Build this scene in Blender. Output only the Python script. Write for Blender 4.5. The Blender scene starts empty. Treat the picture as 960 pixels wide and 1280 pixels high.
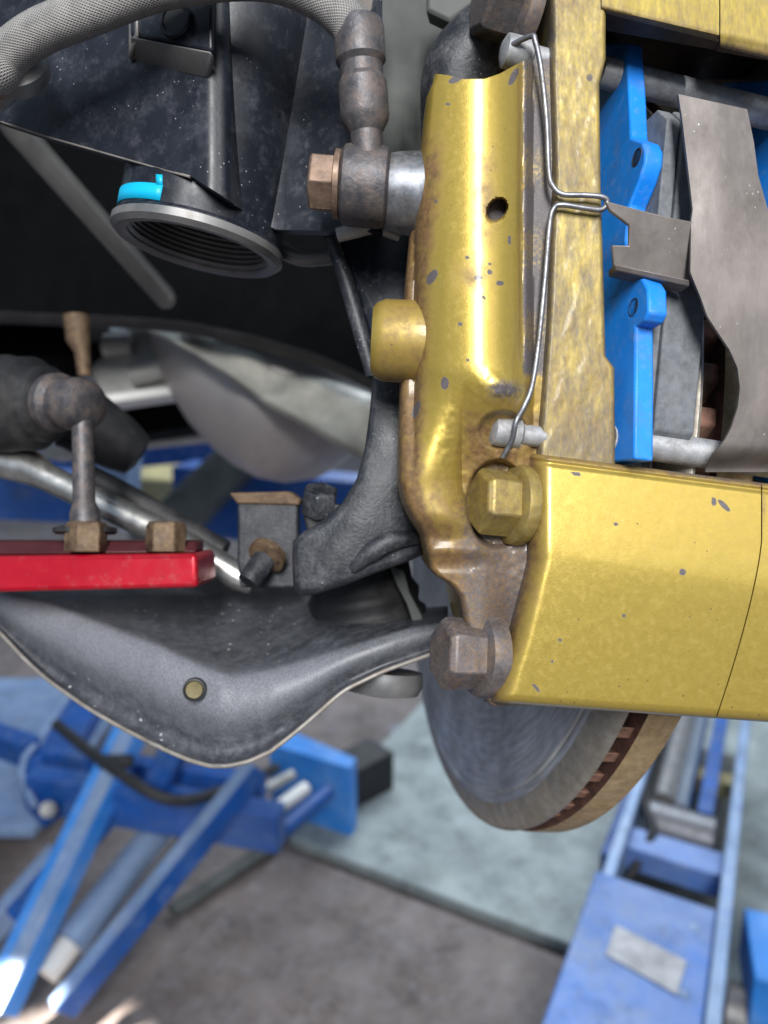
import bpy, bmesh, math, random
import numpy as np
from mathutils import Matrix, Vector
random.seed(4); rng = np.random.default_rng(4)
R = math.radians
sc = bpy.context.scene
col = sc.collection

# ------------------------------------------------------------------ camera
F = 924.0; CX, CY = 480.0, 640.0          # focal length and centre in photograph pixels
PITCH = R(14); CAMH = 1.25
CAM = Matrix.Translation((0, 0, CAMH)) @ Matrix.Rotation(-PITCH, 4, 'X')   # frame: x right, y forward, z up
cam = bpy.data.cameras.new('camera'); camo = bpy.data.objects.new('camera', cam); col.objects.link(camo)
camo.location = (0, 0, CAMH); camo.rotation_euler = (R(90) - PITCH, 0, 0)
cam.sensor_fit = 'VERTICAL'; cam.sensor_height = 36; cam.lens = 36 * F / 1280
cam.clip_start = 0.01; cam.clip_end = 400
cam.dof.use_dof = True; cam.dof.focus_distance = 0.215; cam.dof.aperture_fstop = 9
sc.camera = camo
# ------------------------------------------------------------------ world and lamps
w = bpy.data.worlds.new('World'); sc.world = w; w.use_nodes = True
bg = w.node_tree.nodes['Background']; bg.inputs[0].default_value = (0.62, 0.78, 1.0, 1); bg.inputs[1].default_value = 0.36
def area(name, loc, target, sx, sy, power, color):
    l = bpy.data.lights.new(name, 'AREA'); l.shape = 'RECTANGLE'; l.size = sx; l.size_y = sy; l.energy = power; l.color = color
    o = bpy.data.objects.new(name, l); col.objects.link(o); o.location = loc
    o.rotation_euler = (Vector(target) - Vector(loc)).to_track_quat('-Z', 'Y').to_euler(); return o
area('door_daylight', (-0.02, -1.25, 2.26), (0.03, 0.2, 1.25), 0.36, 0.85, 50, (1.0, 1.0, 0.98))
area('right_fill', (1.2, -1.3, 2.2), (0.1, 0.25, 1.2), 1.2, 1.0, 6, (1.0, 0.94, 0.85))  # added fill lamp, lifts the caliper bridge from the upper right
area('rear_fill', (0.6, 3.2, 2.6), (0.2, 1.9, 0.0), 2.2, 2.0, 72, (0.86, 0.94, 1.0))  # added overhead fill, brightens the floor and lift at the back
l = bpy.data.lights.new('sun_patch', 'SPOT'); l.energy = 3500; l.spot_size = R(6); l.spot_blend = .25; l.shadow_soft_size = .02; l.color = (1, .93, .82)
o = bpy.data.objects.new('sun_patch', l); col.objects.link(o); o.location = (-2.4, 0.0, 2.3)
o.rotation_euler = (Vector((-0.67, 0.94, 0.08)) - Vector(o.location)).to_track_quat('-Z', 'Y').to_euler()
sc.view_settings.view_transform = 'Standard'; sc.view_settings.look = 'None'; sc.view_settings.exposure = 0.28; sc.view_settings.gamma = 1
sc.view_settings.use_curve_mapping = False
sc.cycles.use_denoising = True

# ------------------------------------------------------------------ helpers
def P(px, py, d): return np.array([(px - CX) / F * d, d, (CY - py) / F * d])
Rw = np.array(CAM.to_3x3())
def G(px, py, z=0.0):                       # the point of the level plane at height z that the photograph shows at px, py
    v = Rw @ np.array([(px - CX) / F, 1.0, (CY - py) / F]); s = (z - CAMH) / v[2]
    return np.array([0, 0, CAMH]) + v * s
def ip(x, tab):
    t = np.array(tab, float); return np.interp(x, t[:, 0], t[:, 1])
def sm(x, a, b):
    t = np.clip((np.asarray(x, float) - a) / (b - a), 0, 1); return t * t * (3 - 2 * t)
def nrm(v): v = np.array(v, float); return v / np.linalg.norm(v)

class MB:
    def __init__(s): s.v = []; s.f = []; s.uv = None; s.att = {}
    def add(s, vs, fs):
        b = len(s.v); s.v += [tuple(map(float, q)) for q in vs]; s.f += [tuple(i + b for i in q) for q in fs]; return s
    def tube(s, pts, rad, seg=20, cap=True, sub=1, uv=False):
        pts = [np.array(p, float) for p in pts]
        if np.isscalar(rad): rad = [rad] * len(pts)
        if sub > 1:                           # catmull-rom
            q, rr = [], []
            n = len(pts)
            for i in range(n - 1):
                a, b, c, d = pts[max(i - 1, 0)], pts[i], pts[i + 1], pts[min(i + 2, n - 1)]
                for k in range(sub):
                    t = k / sub
                    q.append(.5 * ((2 * b) + (-a + c) * t + (2 * a - 5 * b + 4 * c - d) * t * t + (-a + 3 * b - 3 * c + d) * t ** 3)); rr.append(rad[i] * (1 - t) + rad[i + 1] * t)
            q.append(pts[-1]); rr.append(rad[-1]); pts, rad = q, rr
        T = [nrm(pts[min(i + 1, len(pts) - 1)] - pts[max(i - 1, 0)]) for i in range(len(pts))]
        up = np.array([0, 0, 1.]) if abs(T[0][2]) < .8 else np.array([1., 0, 0])
        a = nrm(np.cross(T[0], up)); vs = []; fs = []; uvs = []; L = 0
        for i, p in enumerate(pts):
            a = nrm(a - T[i] * a.dot(T[i])); b = np.cross(T[i], a)
            if i: L += np.linalg.norm(p - pts[i - 1])
            for k in range(seg):
                th = 2 * math.pi * k / seg; vs.append(p + rad[i] * (math.cos(th) * a + math.sin(th) * b)); uvs.append((k / seg, L))
        if uv: s.uv = uvs; s.seg = seg
        for i in range(len(pts) - 1):
            for k in range(seg):
                k2 = (k + 1) % seg; fs.append((i * seg + k, i * seg + k2, (i + 1) * seg + k2, (i + 1) * seg + k))
        if cap: fs.append(tuple(range(seg))[::-1]); fs.append(tuple((len(pts) - 1) * seg + k for k in range(seg)))
        return s.add(vs, fs)
    def lathe(s, o, ax, prof, seg=48, close=False, a0=0, up=None):
        ax = nrm(ax); u = np.array([0, 0, 1.]) if abs(ax[2]) < .8 else np.array([0., 1, 0])
        if up is not None: u = np.array(up, float)
        a = nrm(u - ax * u.dot(ax)); b = np.cross(ax, a); vs = []; fs = []; n = len(prof)
        for r, h in prof:
            for k in range(seg):
                th = a0 + 2 * math.pi * k / seg; vs.append(np.array(o) + ax * h + r * (math.cos(th) * a + math.sin(th) * b))
        for i in range(n if close else n - 1):
            j = (i + 1) % n
            for k in range(seg):
                k2 = (k + 1) % seg; fs.append((i * seg + k, i * seg + k2, j * seg + k2, j * seg + k))
        if not close: fs.append(tuple(range(seg))[::-1]); fs.append(tuple((n - 1) * seg + k for k in range(seg)))
        return s.add(vs, fs)
    def hexa(s, o, ax, r, h, ch=.12, up=None, a0=0):
        return s.lathe(o, ax, [(r * .98, 0), (r, h * .04), (r, h * (1 - ch)), (r * .86, h)], 6, a0=a0, up=up)
    def prism(s, front, vec):
        n = len(front); fr = [np.array(p, float) for p in front]
        return s.add(fr + [p + np.array(vec) for p in fr], [tuple(range(n))[::-1], tuple(range(n, 2 * n))] + [(i, (i + 1) % n, (i + 1) % n + n, i + n) for i in range(n)])
    def box(s, c, ax, h):
        c = np.array(c); A = [np.array(a, float) for a in ax]
        vs = [c + A[0] * h[0] * i + A[1] * h[1] * j + A[2] * h[2] * k for i in (-1, 1) for j in (-1, 1) for k in (-1, 1)]
        return s.add(vs, [(0, 1, 3, 2), (4, 6, 7, 5), (0, 4, 5, 1), (2, 3, 7, 6), (0, 2, 6, 4), (1, 5, 7, 3)])
    def beam(s, a, b, wdt, hgt, up=(0, 0, 1)):
        a = np.array(a); b = np.array(b); d = nrm(b - a); sd = nrm(np.cross(d, up)); u = np.cross(sd, d)
        return s.box((a + b) / 2, (d, sd, u), (np.linalg.norm(b - a) / 2, wdt / 2, hgt / 2))
    def grid(s, g, back=None, closed=False):
        """g: rows x cols x 3 array of the front; back: depth of the flat rear, gives a closed solid"""
        n, m = g.shape[:2]; vs = g.reshape(-1, 3); fs = [(i * m + j, i * m + j + 1, (i + 1) * m + j + 1, (i + 1) * m + j) for i in range(n - 1) for j in range(m - 1)]
        if back is not None:
            loop = [(0, j) for j in range(m)] + [(i, m - 1) for i in range(1, n)] + [(n - 1, j) for j in range(m - 2, -1, -1)] + [(i, 0) for i in range(n - 2, 0, -1)]
            li = [i * m + j for i, j in loop]; bk = []
            for i, j in loop:
                p = g[i, j].copy(); p[1] = back; bk.append(p)
            k = len(li); b0 = n * m
            vs = np.vstack([vs, bk]); fs += [(li[(q + 1) % k], li[q], b0 + q, b0 + (q + 1) % k) for q in range(k)]
            fs.append(tuple(b0 + q for q in range(k)))
        return s.add(vs, fs)

class Thing:
    def __init__(s, name, label, cat, at, group=None, world=False, axes=None, empty=True, kind=None):
        s.base = Matrix.Identity(4) if world else CAM
        L = Matrix.Translation(Vector(at))
        if axes is not None:
            m = Matrix.Identity(4)
            for j in range(3):
                for i in range(3): m[i][j] = float(axes[j][i])
            L = L @ m
        s.L = L; s.inv = np.array(L.inverted()); s.mw = s.base @ L; s.meta = (name, label, cat, group, kind); s.root = None
        if empty:
            s.root = bpy.data.objects.new(name, None); col.objects.link(s.root); s.root.matrix_world = s.mw; s.root.empty_display_size = .02; s._tag(s.root)
    def _tag(s, o):
        n, l, c, g, k = s.meta
        if l: o['label'] = l
        if c: o['category'] = c
        if g: o['group'] = g
        if k: o['kind'] = k
    def mesh(s, name, mb, mat, parent=None, bevel=0, seg=2, sharp=38, smooth=True, subd=0, side=None):
        v = np.array(mb.v); v = v @ s.inv[:3, :3].T + s.inv[:3, 3]
        me = bpy.data.meshes.new(name); me.from_pydata(v.tolist(), [], mb.f)
        for k, a in mb.att.items():
            at = me.attributes.new(k, 'FLOAT', 'POINT'); full = np.zeros(len(v), np.float32); full[:len(a)] = a; at.data.foreach_set('value', full)
        bm = bmesh.new(); bm.from_mesh(me); bmesh.ops.recalc_face_normals(bm, faces=bm.faces); bm.to_mesh(me); bm.free()
        if mb.uv:
            ul = me.uv_layers.new(name='UVMap')
            for pl in me.polygons:
                us = [mb.uv[me.loops[li].vertex_index] for li in pl.loop_indices]; wrap = max(u[0] for u in us) - min(u[0] for u in us) > .5
                for li, u in zip(pl.loop_indices, us): ul.data[li].uv = (u[0] + (1 if wrap and u[0] < .5 else 0), u[1])
        if smooth:
            me.polygons.foreach_set('use_smooth', [True] * len(me.polygons)); me.set_sharp_from_angle(angle=R(sharp))
        me.materials.append(MAT[mat] if isinstance(mat, str) else mat)
        if side:
            me.materials.append(MAT[side[0]]); ix = np.zeros(len(me.polygons), np.int32); ix[side[1]:] = 1; me.polygons.foreach_set('material_index', ix)
        if s.root is None and parent is None:
            o = bpy.data.objects.new(s.meta[0], me); s.root = o; s._tag(o); col.objects.link(o); o.matrix_world = s.mw
        else:
            o = bpy.data.objects.new(name, me); col.objects.link(o); o.parent = parent or s.root
        if subd:
            m = o.modifiers.new('s', 'SUBSURF'); m.levels = m.render_levels = subd
        if bevel:
            m = o.modifiers.new('b', 'BEVEL'); m.width = bevel; m.segments = seg; m.limit_method = 'ANGLE'; m.angle_limit = R(35); m.harden_normals = False
        return o
def one(name, label, cat, mb, mat, at, **k):
    tk = {q: k.pop(q) for q in ('group', 'world', 'axes', 'kind') if q in k}
    t = Thing(name, label, cat, at, empty=False, **tk); t.mesh(name, mb, mat, **k); return t

# ------------------------------------------------------------------ materials
MAT = {}
def mat(name, c, rough=.5, metal=0.0, var=.25, vs=60, dust=None, speck=None, bump=.0, bs=400, rvar=.15, coat=0, layers=(), stretch=None, spec=.5, rings=None, braid=None):
    """c base colour; dust=(colour, amount, scale) cloudy deposit; speck=(colour, amount, scale) fine dots;
    layers=[(attribute, colour, noise scale, softness, roughness)] dirt, or light and shade, painted by a mesh attribute"""
    m = bpy.data.materials.new(name); m.use_nodes = True; nt = m.node_tree; N = nt.nodes; L = nt.links
    b = N['Principled BSDF']; b.inputs['Metallic'].default_value = metal; b.inputs['Specular IOR Level'].default_value = spec
    b.inputs['Coat Weight'].default_value = coat; b.inputs['Coat Roughness'].default_value = .15
    tc = N.new('ShaderNodeTexCoord'); vec = tc.outputs['Object']
    if stretch:
        mp = N.new('ShaderNodeMapping'); mp.inputs['Scale'].default_value = stretch; L.new(vec, mp.inputs[0]); svec = mp.outputs[0]
    else: svec = vec
    def noise(sc_, det=4, v=None):
        n = N.new('ShaderNodeTexNoise'); n.inputs['Scale'].default_value = sc_; n.inputs['Detail'].default_value = det; n.inputs['Roughness'].default_value = .6; L.new(v or svec, n.inputs['Vector']); return n.outputs['Fac']
    def ramp(x, a, bb):
        r = N.new('ShaderNodeMapRange'); r.inputs[1].default_value = a; r.inputs[2].default_value = bb; r.clamp = True; L.new(x, r.inputs[0]); return r.outputs[0]
    def mix(f, x, y):
        q = N.new('ShaderNodeMix'); q.data_type = 'RGBA'
        if hasattr(f, 'links'): L.new(f, q.inputs[0])
        else: q.inputs[0].default_value = f
        for i, z in ((6, x), (7, y)):
            if hasattr(z, 'links'): L.new(z, q.inputs[i])
            else: q.inputs[i].default_value = (*z[:3], 1)
        return q.outputs[2]
    def math_(op, x, y=None):
        q = N.new('ShaderNodeMath'); q.operation = op
        for i, z in ((0, x), (1, y)):
            if z is None: continue
            if hasattr(z, 'links'): L.new(z, q.inputs[i])
            else: q.inputs[i].default_value = z
        return q.outputs[0]
    lo = tuple(x * (1 - var) for x in c); hi = tuple(min(1, x * (1 + var)) for x in c)
    out = mix(ramp(noise(vs), .3, .7), lo, hi)
    rg = math_('ADD', math_('MULTIPLY', math_('SUBTRACT', noise(vs * 2.3), .5), 2 * rvar), rough)
    if rings:                                # concentric scoring, broken into painted reflection streaks, about the object's z axis
        sx = N.new('ShaderNodeSeparateXYZ'); L.new(vec, sx.inputs[0])
        rr = math_('SQRT', math_('ADD', math_('POWER', sx.outputs[0], 2.0), math_('POWER', sx.outputs[1], 2.0)))
        cb = N.new('ShaderNodeCombineXYZ'); L.new(math_('MULTIPLY', rr, 1.0), cb.inputs[0])
        an = N.new('ShaderNodeMath'); an.operation = 'ARCTAN2'; L.new(sx.outputs[1], an.inputs[0]); L.new(sx.outputs[0], an.inputs[1])
        L.new(math_('MULTIPLY', an.outputs[0], .018), cb.inputs[1])
        rn = noise(rings, 5, cb.outputs[0]); out = mix(ramp(rn, .3, .7), out, tuple(x * .42 for x in c)); out = mix(ramp(noise(22, 3, vec), .45, .68), out, tuple(x * .35 for x in c))
        rg = math_('ADD', rg, math_('MULTIPLY', math_('SUBTRACT', rn, .5), .35))
    for dc, am, ds in ([dust] if dust and len(dust) == 3 and not isinstance(dust[0][0], tuple) else (dust or [])):
        f = ramp(noise(ds * .6, 6), .62 - am * .5, .85 - am * .3); g_ = ramp(noise(ds * 4, 5), .38, .66); f = math_('MULTIPLY', math_('MULTIPLY', f, math_('ADD', math_('MULTIPLY', g_, .75), .25)), min(1, .4 + am * .7))
        out = mix(f, out, dc); rg = math_('ADD', rg, math_('MULTIPLY', f, .35))
    if speck:
        dc, am, ds = speck; vo = N.new('ShaderNodeTexVoronoi'); vo.inputs['Scale'].default_value = ds; L.new(svec, vo.inputs['Vector'])
        f = ramp(vo.outputs['Distance'], .10 + .22 * am, .05 + .1 * am)
        f2 = ramp(noise(ds * .11, 2), .52, .60); out = mix(math_('MULTIPLY', math_('MULTIPLY', f, f2), .8), out, dc)
    mt_ = None
    for an_, lc, ls, soft, lr in layers:
        at = N.new('ShaderNodeAttribute'); at.attribute_name = an_
        x = math_('ADD', at.outputs['Fac'], math_('MULTIPLY', math_('SUBTRACT', noise(ls, 7), .5), 1.15))
        f = ramp(x, .5 - soft, .5 + soft); f = math_('MULTIPLY', f, ramp(at.outputs['Fac'], .01, .1))
        lc2 = mix(ramp(noise(ls * 2.2, 5), .3, .7), tuple(q * .6 for q in lc), tuple(min(1, q * 1.35) for q in lc))
        out = mix(f, out, lc2); q = N.new('ShaderNodeMix'); L.new(f, q.inputs[0]); L.new(rg, q.inputs[2]); q.inputs[3].default_value = lr; rg = q.outputs[0]
        nf = math_('SUBTRACT', 1.0, f); mt_ = math_('MULTIPLY', mt_, nf) if mt_ else math_('MULTIPLY', nf, metal)
    if mt_: L.new(mt_, b.inputs['Metallic'])
    L.new(out, b.inputs['Base Color'])
    cl = N.new('ShaderNodeClamp'); L.new(rg, cl.inputs[0]); cl.inputs[1].default_value = .06; L.new(cl.outputs[0], b.inputs['Roughness'])
    if bump or braid:
        bp = N.new('ShaderNodeBump'); bp.inputs['Strength'].default_value = bump or .5; bp.inputs['Distance'].default_value = .0004; h = noise(bs, 5)
        if braid:
            uv = N.new('ShaderNodeUVMap'); sp_ = N.new('ShaderNodeSeparateXYZ'); L.new(uv.outputs[0], sp_.inputs[0])
            s1 = math_('SINE', math_('ADD', math_('MULTIPLY', sp_.outputs[0], 6.2832 * 40), math_('MULTIPLY', sp_.outputs[1], 5600.0)))
            s2 = math_('SINE', math_('SUBTRACT', math_('MULTIPLY', sp_.outputs[0], 6.2832 * 40), math_('MULTIPLY', sp_.outputs[1], 5600.0)))
            h = math_('MAXIMUM', s1, s2)
            br = mix(ramp(h, -.3, .8), (.13, .125, .12), out); L.new(br, b.inputs['Base Color'])
        L.new(h, bp.inputs['Height']); L.new(bp.outputs[0], b.inputs['Normal'])
    MAT[name] = m; return m
DUST = (.33, .31, .29); BROWN = (.20, .105, .032); GRIME = (.115, .10, .11); SILV = (.42, .42, .45)
YL = (.455, .328, .066)
mat('gold_paint', YL, .31, .62, .06, 700, bump=.10, bs=2200, coat=.25, rvar=.05, speck=((.10, .075, .05), .07, 330), dust=((.40, .30, .10), .28, 900), layers=[('dirt', (.15, .085, .032), 260, .40, .65), ('grime', (.085, .073, .078), 1100, .24, .6)])
mat('gold_cast', (.44, .335, .065), .48, .30, .12, 300, bump=.12, bs=900, coat=.1, stretch=(1, 1, .35), layers=[('dirt', (.19, .12, .045), 420, .42, .62), ('grime', (.10, .082, .07), 1100, .36, .6)])
mat('gold_bolt', (.33, .25, .07), .4, .5, .3, 200, dust=[((.16, .10, .06), .62, 160), ((.4, .34, .26), .2, 400)], bump=.25)
mat('dirty_gold', (.045, .03, .017), .6, .3, .5, 120, bump=.3)
mat('pad_blue', (.003, .20, .74), .48, 0, .12, 80, dust=[((.08, .09, .12), .32, 160), ((.25, .3, .4), .18, 500)], speck=((.03, .04, .06), .06, 420), bump=.12, bs=300)
mat('steel_grey', (.20, .21, .235), .42, .75, .4, 260, dust=[((.15, .11, .08), .5, 200), ((.4, .4, .42), .25, 500)], bump=.15)
mat('steel_wire', (.24, .25, .28), .42, .85, .3, 260, dust=((.13, .10, .08), .5, 300))
mat('spring_steel', (.165, .145, .138), .48, .5, .22, 120, dust=[((.24, .21, .19), .5, 160), ((.07, .055, .045), .3, 130)], speck=((.6, .6, .62), .10, 700), bump=.1, bs=900, stretch=(1, 1, .5))
mat('tongue_steel', (.105, .085, .075), .55, .4, .25, 150, dust=[((.17, .14, .12), .5, 200), ((.05, .04, .035), .3, 160)], bump=.12, bs=900)
mat('pin_steel', (.36, .37, .39), .48, .35, .3, 200, dust=[((.16, .12, .09), .5, 260), ((.10, .10, .11), .35, 150)], bump=.2)
mat('friction', (.13, .14, .155), .8, .1, .3, 300, dust=((.2, .19, .19), .4, 300), bump=.4)
mat('rotor_face', (.68, .68, .69), .38, .55, .2, 22, rings=420)
mat('rotor_rim', (.34, .25, .15), .6, .4, .35, 220, dust=[((.36, .24, .10), .6, 160), ((.12, .07, .04), .35, 240)], bump=.35, bs=700)
mat('rotor_band', (.30, .28, .25), .5, .6, .25, 200, dust=((.30, .22, .13), .35, 160), bump=.2)
mat('vane_rust', (.17, .085, .06), .8, .1, .5, 260, dust=((.28, .19, .12), .4, 300), bump=.5)
mat('rust_dark', (.085, .036, .026), .85, .1, .5, 200, bump=.6, bs=500)
mat('black_paint', (.008, .010, .016), .38, .0, .3, 60, dust=[((.075, .08, .10), .27, 170), ((.13, .13, .145), .15, 420)], speck=((.34, .34, .36), .05, 420), bump=.10, bs=900, spec=.35)
mat('black_cast', (.016, .018, .024), .45, .1, .3, 80, dust=[((.13, .13, .14), .42, 190), ((.2, .2, .2), .15, 420)], speck=((.5, .5, .5), .14, 380), bump=.5, bs=900)
mat('arm_black', (.015, .017, .024), .38, .0, .2, 60, dust=[((.15, .155, .175), .42, 420), ((.10, .10, .115), .4, 110)], speck=((.7, .7, .7), .2, 210), bump=.12, bs=900, layers=[('dusty_lit', (.19, .195, .22), 900, .9, .5)])  # attribute layer paints the lit rounded edge of the arm paler
mat('bare_edge', (.27, .25, .23), .5, .4, .3, 160, dust=((.25, .17, .1), .3, 150))
mat('rubber', (.014, .014, .016), .6, 0, .3, 80, dust=((.12, .115, .11), .25, 70), bump=.15)
mat('liner', (.0016, .0018, .0021), .8, 0, .4, 20, dust=((.006, .006, .007), .25, 12), spec=.06)
mat('grey_metal', (.20, .20, .205), .45, .5, .3, 60, dust=((.25, .21, .16), .35, 60))
mat('old_steel', (.085, .083, .092), .5, .5, .35, 200, dust=((.22, .14, .09), .42, 330), speck=((.4, .38, .36), .15, 700), bump=.45, bs=700)
mat('copper_steel', (.16, .11, .085), .5, .5, .45, 300, dust=((.34, .22, .14), .5, 380), bump=.25)
mat('rust_nut', (.085, .055, .036), .6, .4, .5, 300, dust=((.30, .20, .11), .55, 420), bump=.3)
mat('hose', (.27, .26, .255), .55, .2, .2, 300, dust=((.40, .38, .36), .4, 250), braid=True, bump=.5)
mat('tape', (.0, .40, .66), .5, 0, .05, 60)
mat('red_anodised', (.50, .006, .022), .33, .45, .12, 40, coat=.2, dust=[((.25, .02, .03), .4, 60), ((.4, .25, .22), .12, 200)], speck=((.10, .01, .01), .12, 260))
mat('red_dull', (.06, .012, .015), .5, .2, .3, 60)
mat('polished_rod', (.56, .55, .53), .3, .9, .3, 90, dust=((.1, .09, .08), .3, 60))
mat('aluminium', (.42, .41, .39), .5, .3, .35, 25, dust=((.55, .53, .48), .4, 30), bump=.2, bs=150)
mat('heat_shield', (.40, .39, .35), .55, .3, .5, 22, dust=((.52, .50, .43), .5, 26), bump=.4, bs=90)
mat('muffler', (.42, .385, .375), .48, .55, .12, 12, dust=((.25, .21, .19), .3, 20))
mat('lift_blue', (.003, .075, .33), .45, 0, .2, 8, dust=[((.10, .17, .30), .34, 22), ((.02, .03, .06), .34, 15), ((.35, .4, .45), .14, 50)], bump=.05, bs=60)
mat('lift_bright_blue', (.03, .25, .75), .4, 0, .2, 8, dust=[((.3, .4, .55), .4, 14), ((.01, .06, .25), .3, 12)])
mat('lift_pale_blue', (.24, .34, .52), .42, .15, .25, 8, dust=[((.05, .14, .42), .42, 12), ((.5, .52, .55), .3, 25), ((.06, .07, .09), .2, 30)], speck=((.06, .10, .22), .3, 30))
mat('worn_blue', (.12, .21, .47), .42, .1, .3, 4, dust=[((.02, .20, .75), .36, 10), ((.36, .40, .46), .42, 14), ((.06, .08, .13), .25, 24)], bump=.05, bs=40)
mat('teal_plate', (.29, .33, .325), .55, .1, .3, 4, dust=[((.40, .45, .46), .55, 12), ((.09, .11, .11), .45, 17), ((.05, .055, .055), .22, 30)], speck=((.04, .045, .05), .4, 16), bump=.15, bs=30)
mat('floor', (.175, .140, .125), .58, .1, .35, 4, dust=[((.27, .245, .25), .6, 14), ((.05, .038, .038), .48, 17), ((.36, .38, .42), .2, 40)], speck=((.30, .36, .46), .8, 7), bump=.2, bs=25)
mat('dirty_bolt', (.12, .12, .14), .45, .5, .4, 200, dust=[((.26, .17, .10), .68, 200), ((.10, .06, .035), .4, 300)], speck=((.5, .5, .5), .15, 700), bump=.25)
mat('floor_plate', (.175, .140, .125), .58, .1, .35, 4, dust=[((.27, .245, .25), .6, 14), ((.05, .038, .038), .48, 17), ((.36, .38, .42), .2, 40)], speck=((.30, .36, .46), .8, 7), bump=.2, bs=25)
mat('dark_gap', (.02, .02, .022), .6, 0, .3, 20)
mat('sticker', (.36, .36, .38), .5, .2, .2, 25, dust=[((.15, .15, .18), .45, 60), ((.55, .55, .56), .2, 40)])
mat('chrome', (.72, .75, .80), .12, 1, .05, 10)
mat('white_paint', (.74, .73, .70), .45, 0, .1, 10)
mat('ochre', (.45, .38, .18), .6, 0, .3, 20)
mat('olive', (.13, .105, .045), .6, 0, .3, 200)
mat('rod_dark', (.17, .165, .16), .42, .45, .2, 60)
mat('shield_grey', (.075, .08, .077), .65, .1, .3, 25, dust=((.13, .13, .12), .35, 40))

# ------------------------------------------------------------------ setting
b = MB().add([(-150, -40, 0), (150, -40, 0), (150, 300, 0), (-150, 300, 0)], [(0, 1, 2, 3)])
one('floor', None, None, b, 'floor', (0, 0, 0), world=True, kind='structure', smooth=False)
v = Rw @ np.array([(985 - CX) / F, 1, (CY - 410) / F]); e1 = nrm([v[0], v[1], 0]); e2 = np.array([e1[1], -e1[0], 0]); ez = np.array([0, 0, 1.])
corner = G(358, 1055, .02)
def slab(o, a0, a1, b0, b1, z0, z1): return MB().prism([np.r_[(o + e1 * p + e2 * q)[:2], z0] for p, q in ((a0, b0), (a1, b0), (a1, b1), (a0, b1))], (0, 0, z1 - z0))
one('steel_floor_plate', 'brown worn steel floor plate in front of the pale teal plate', 'floor plate', slab(corner, -1.6, -.012, 0, 1.6, .002, .016), 'floor_plate', tuple(corner - e1 * .8 + e2 * .8), world=True, bevel=.003)
one('teal_floor_plate', 'pale teal painted steel plate under the brake disc', 'floor plate', slab(corner, .012, 1.5, .0, 1.7, .002, .03), 'teal_plate', tuple(corner + e1 * .7 + e2 * .8), world=True, bevel=.004)

# ------------------------------------------------------------------ brake disc
DC = np.array([.0500, .3315, .0205]) * 1.2; DR = .18; DT = .022; th, ph = .1857, .1023
dn = np.array([-math.cos(th) * math.cos(ph), -math.sin(th) * math.cos(ph), math.sin(ph)])     # inboard
dt = np.array([-math.sin(th), math.cos(th), 0.]); du = np.cross(dt, dn)                         # away from camera, up
if du[2] < 0: du = -du
def Dp(off, r, u): return DC + dn * off - dt * r + du * u
def D2(px, py, off):                        # ray meets the plane parallel to the disc -> (toward camera, up)
    v = np.array([(px - CX) / F, 1, (CY - py) / F]); o = DC + dn * off; s = o.dot(dn) / v.dot(dn); q = v * s - o; return -q.dot(dt), q.dot(du)
dax = (dt, np.cross(dn, dt), dn)
t = Thing('brake_disc', 'scored vented steel brake disc with rusty rim below the gold caliper', 'brake disc', DC, axes=dax)
t.mesh('inner_plate', MB().lathe(DC, dn, [(.085, .0045), (.1640, .0045), (.1646, .0038), (.1656, .0038), (.1662, .0042), (.1690, .0040), (.1695, .003), (.1695, -.0012), (.085, -.0012)], 160, close=True), 'rotor_face', sharp=30)
t.mesh('outer_plate', MB().lathe(DC, dn, [(.085, -.0085), (DR, -.0085), (DR + .0004, -.0095), (DR + .0004, -.020), (.1785, -DT), (.085, -DT)], 160, close=True), 'rust_dark', sharp=30, side=('rotor_rim', 160))
t.mesh('hub_hat', MB().lathe(DC, dn, [(.02, -.05), (.085, -.05), (.090, -.046), (.090, -.0105), (.085, -.0105), (.085, -.044), (.02, -.044)], 96, close=True), 'rust_dark', sharp=30)
t.mesh('edge_ring', MB().lathe(DC, dn, [(.1688, .0041), (.1730, .0034), (.1780, .0016), (.1798, .0004), (.1802, -.0004), (.1800, -.0013), (.1688, -.0013)], 160, close=True), 'rotor_band', sharp=30)
vane = None
for k in range(80):
    a = 2 * math.pi * k / 80
    if vane is None:
        m = MB(); n = 7; ring = []
        for i in range(n):
            r = .092 + (.1775 - .092) * i / (n - 1); tw = .5 * i / (n - 1) ; ring.append((r, tw))
        pts = []
        for r, tw in ring: pts.append((r, tw, .0019))
        for sg in (1, -1):
            for r, tw, wd in (pts if sg == 1 else pts[::-1]):
                aa = tw + sg * wd / r * (1 + .5 * (r > .17)); m.v.append(tuple(DC + dn * -.0011 + r * (math.cos(aa) * -dt + math.sin(aa) * du)))
        m = MB().prism(m.v, dn * -.0076)
        vane = t.mesh('vane', m, 'vane_rust', bevel=.0008); 
    else:
        o = vane.copy(); col.objects.link(o); o.parent = t.root; o.matrix_parent_inverse = Matrix.Identity(4); o.matrix_basis = Matrix.Rotation(a, 4, 'Z')

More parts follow.
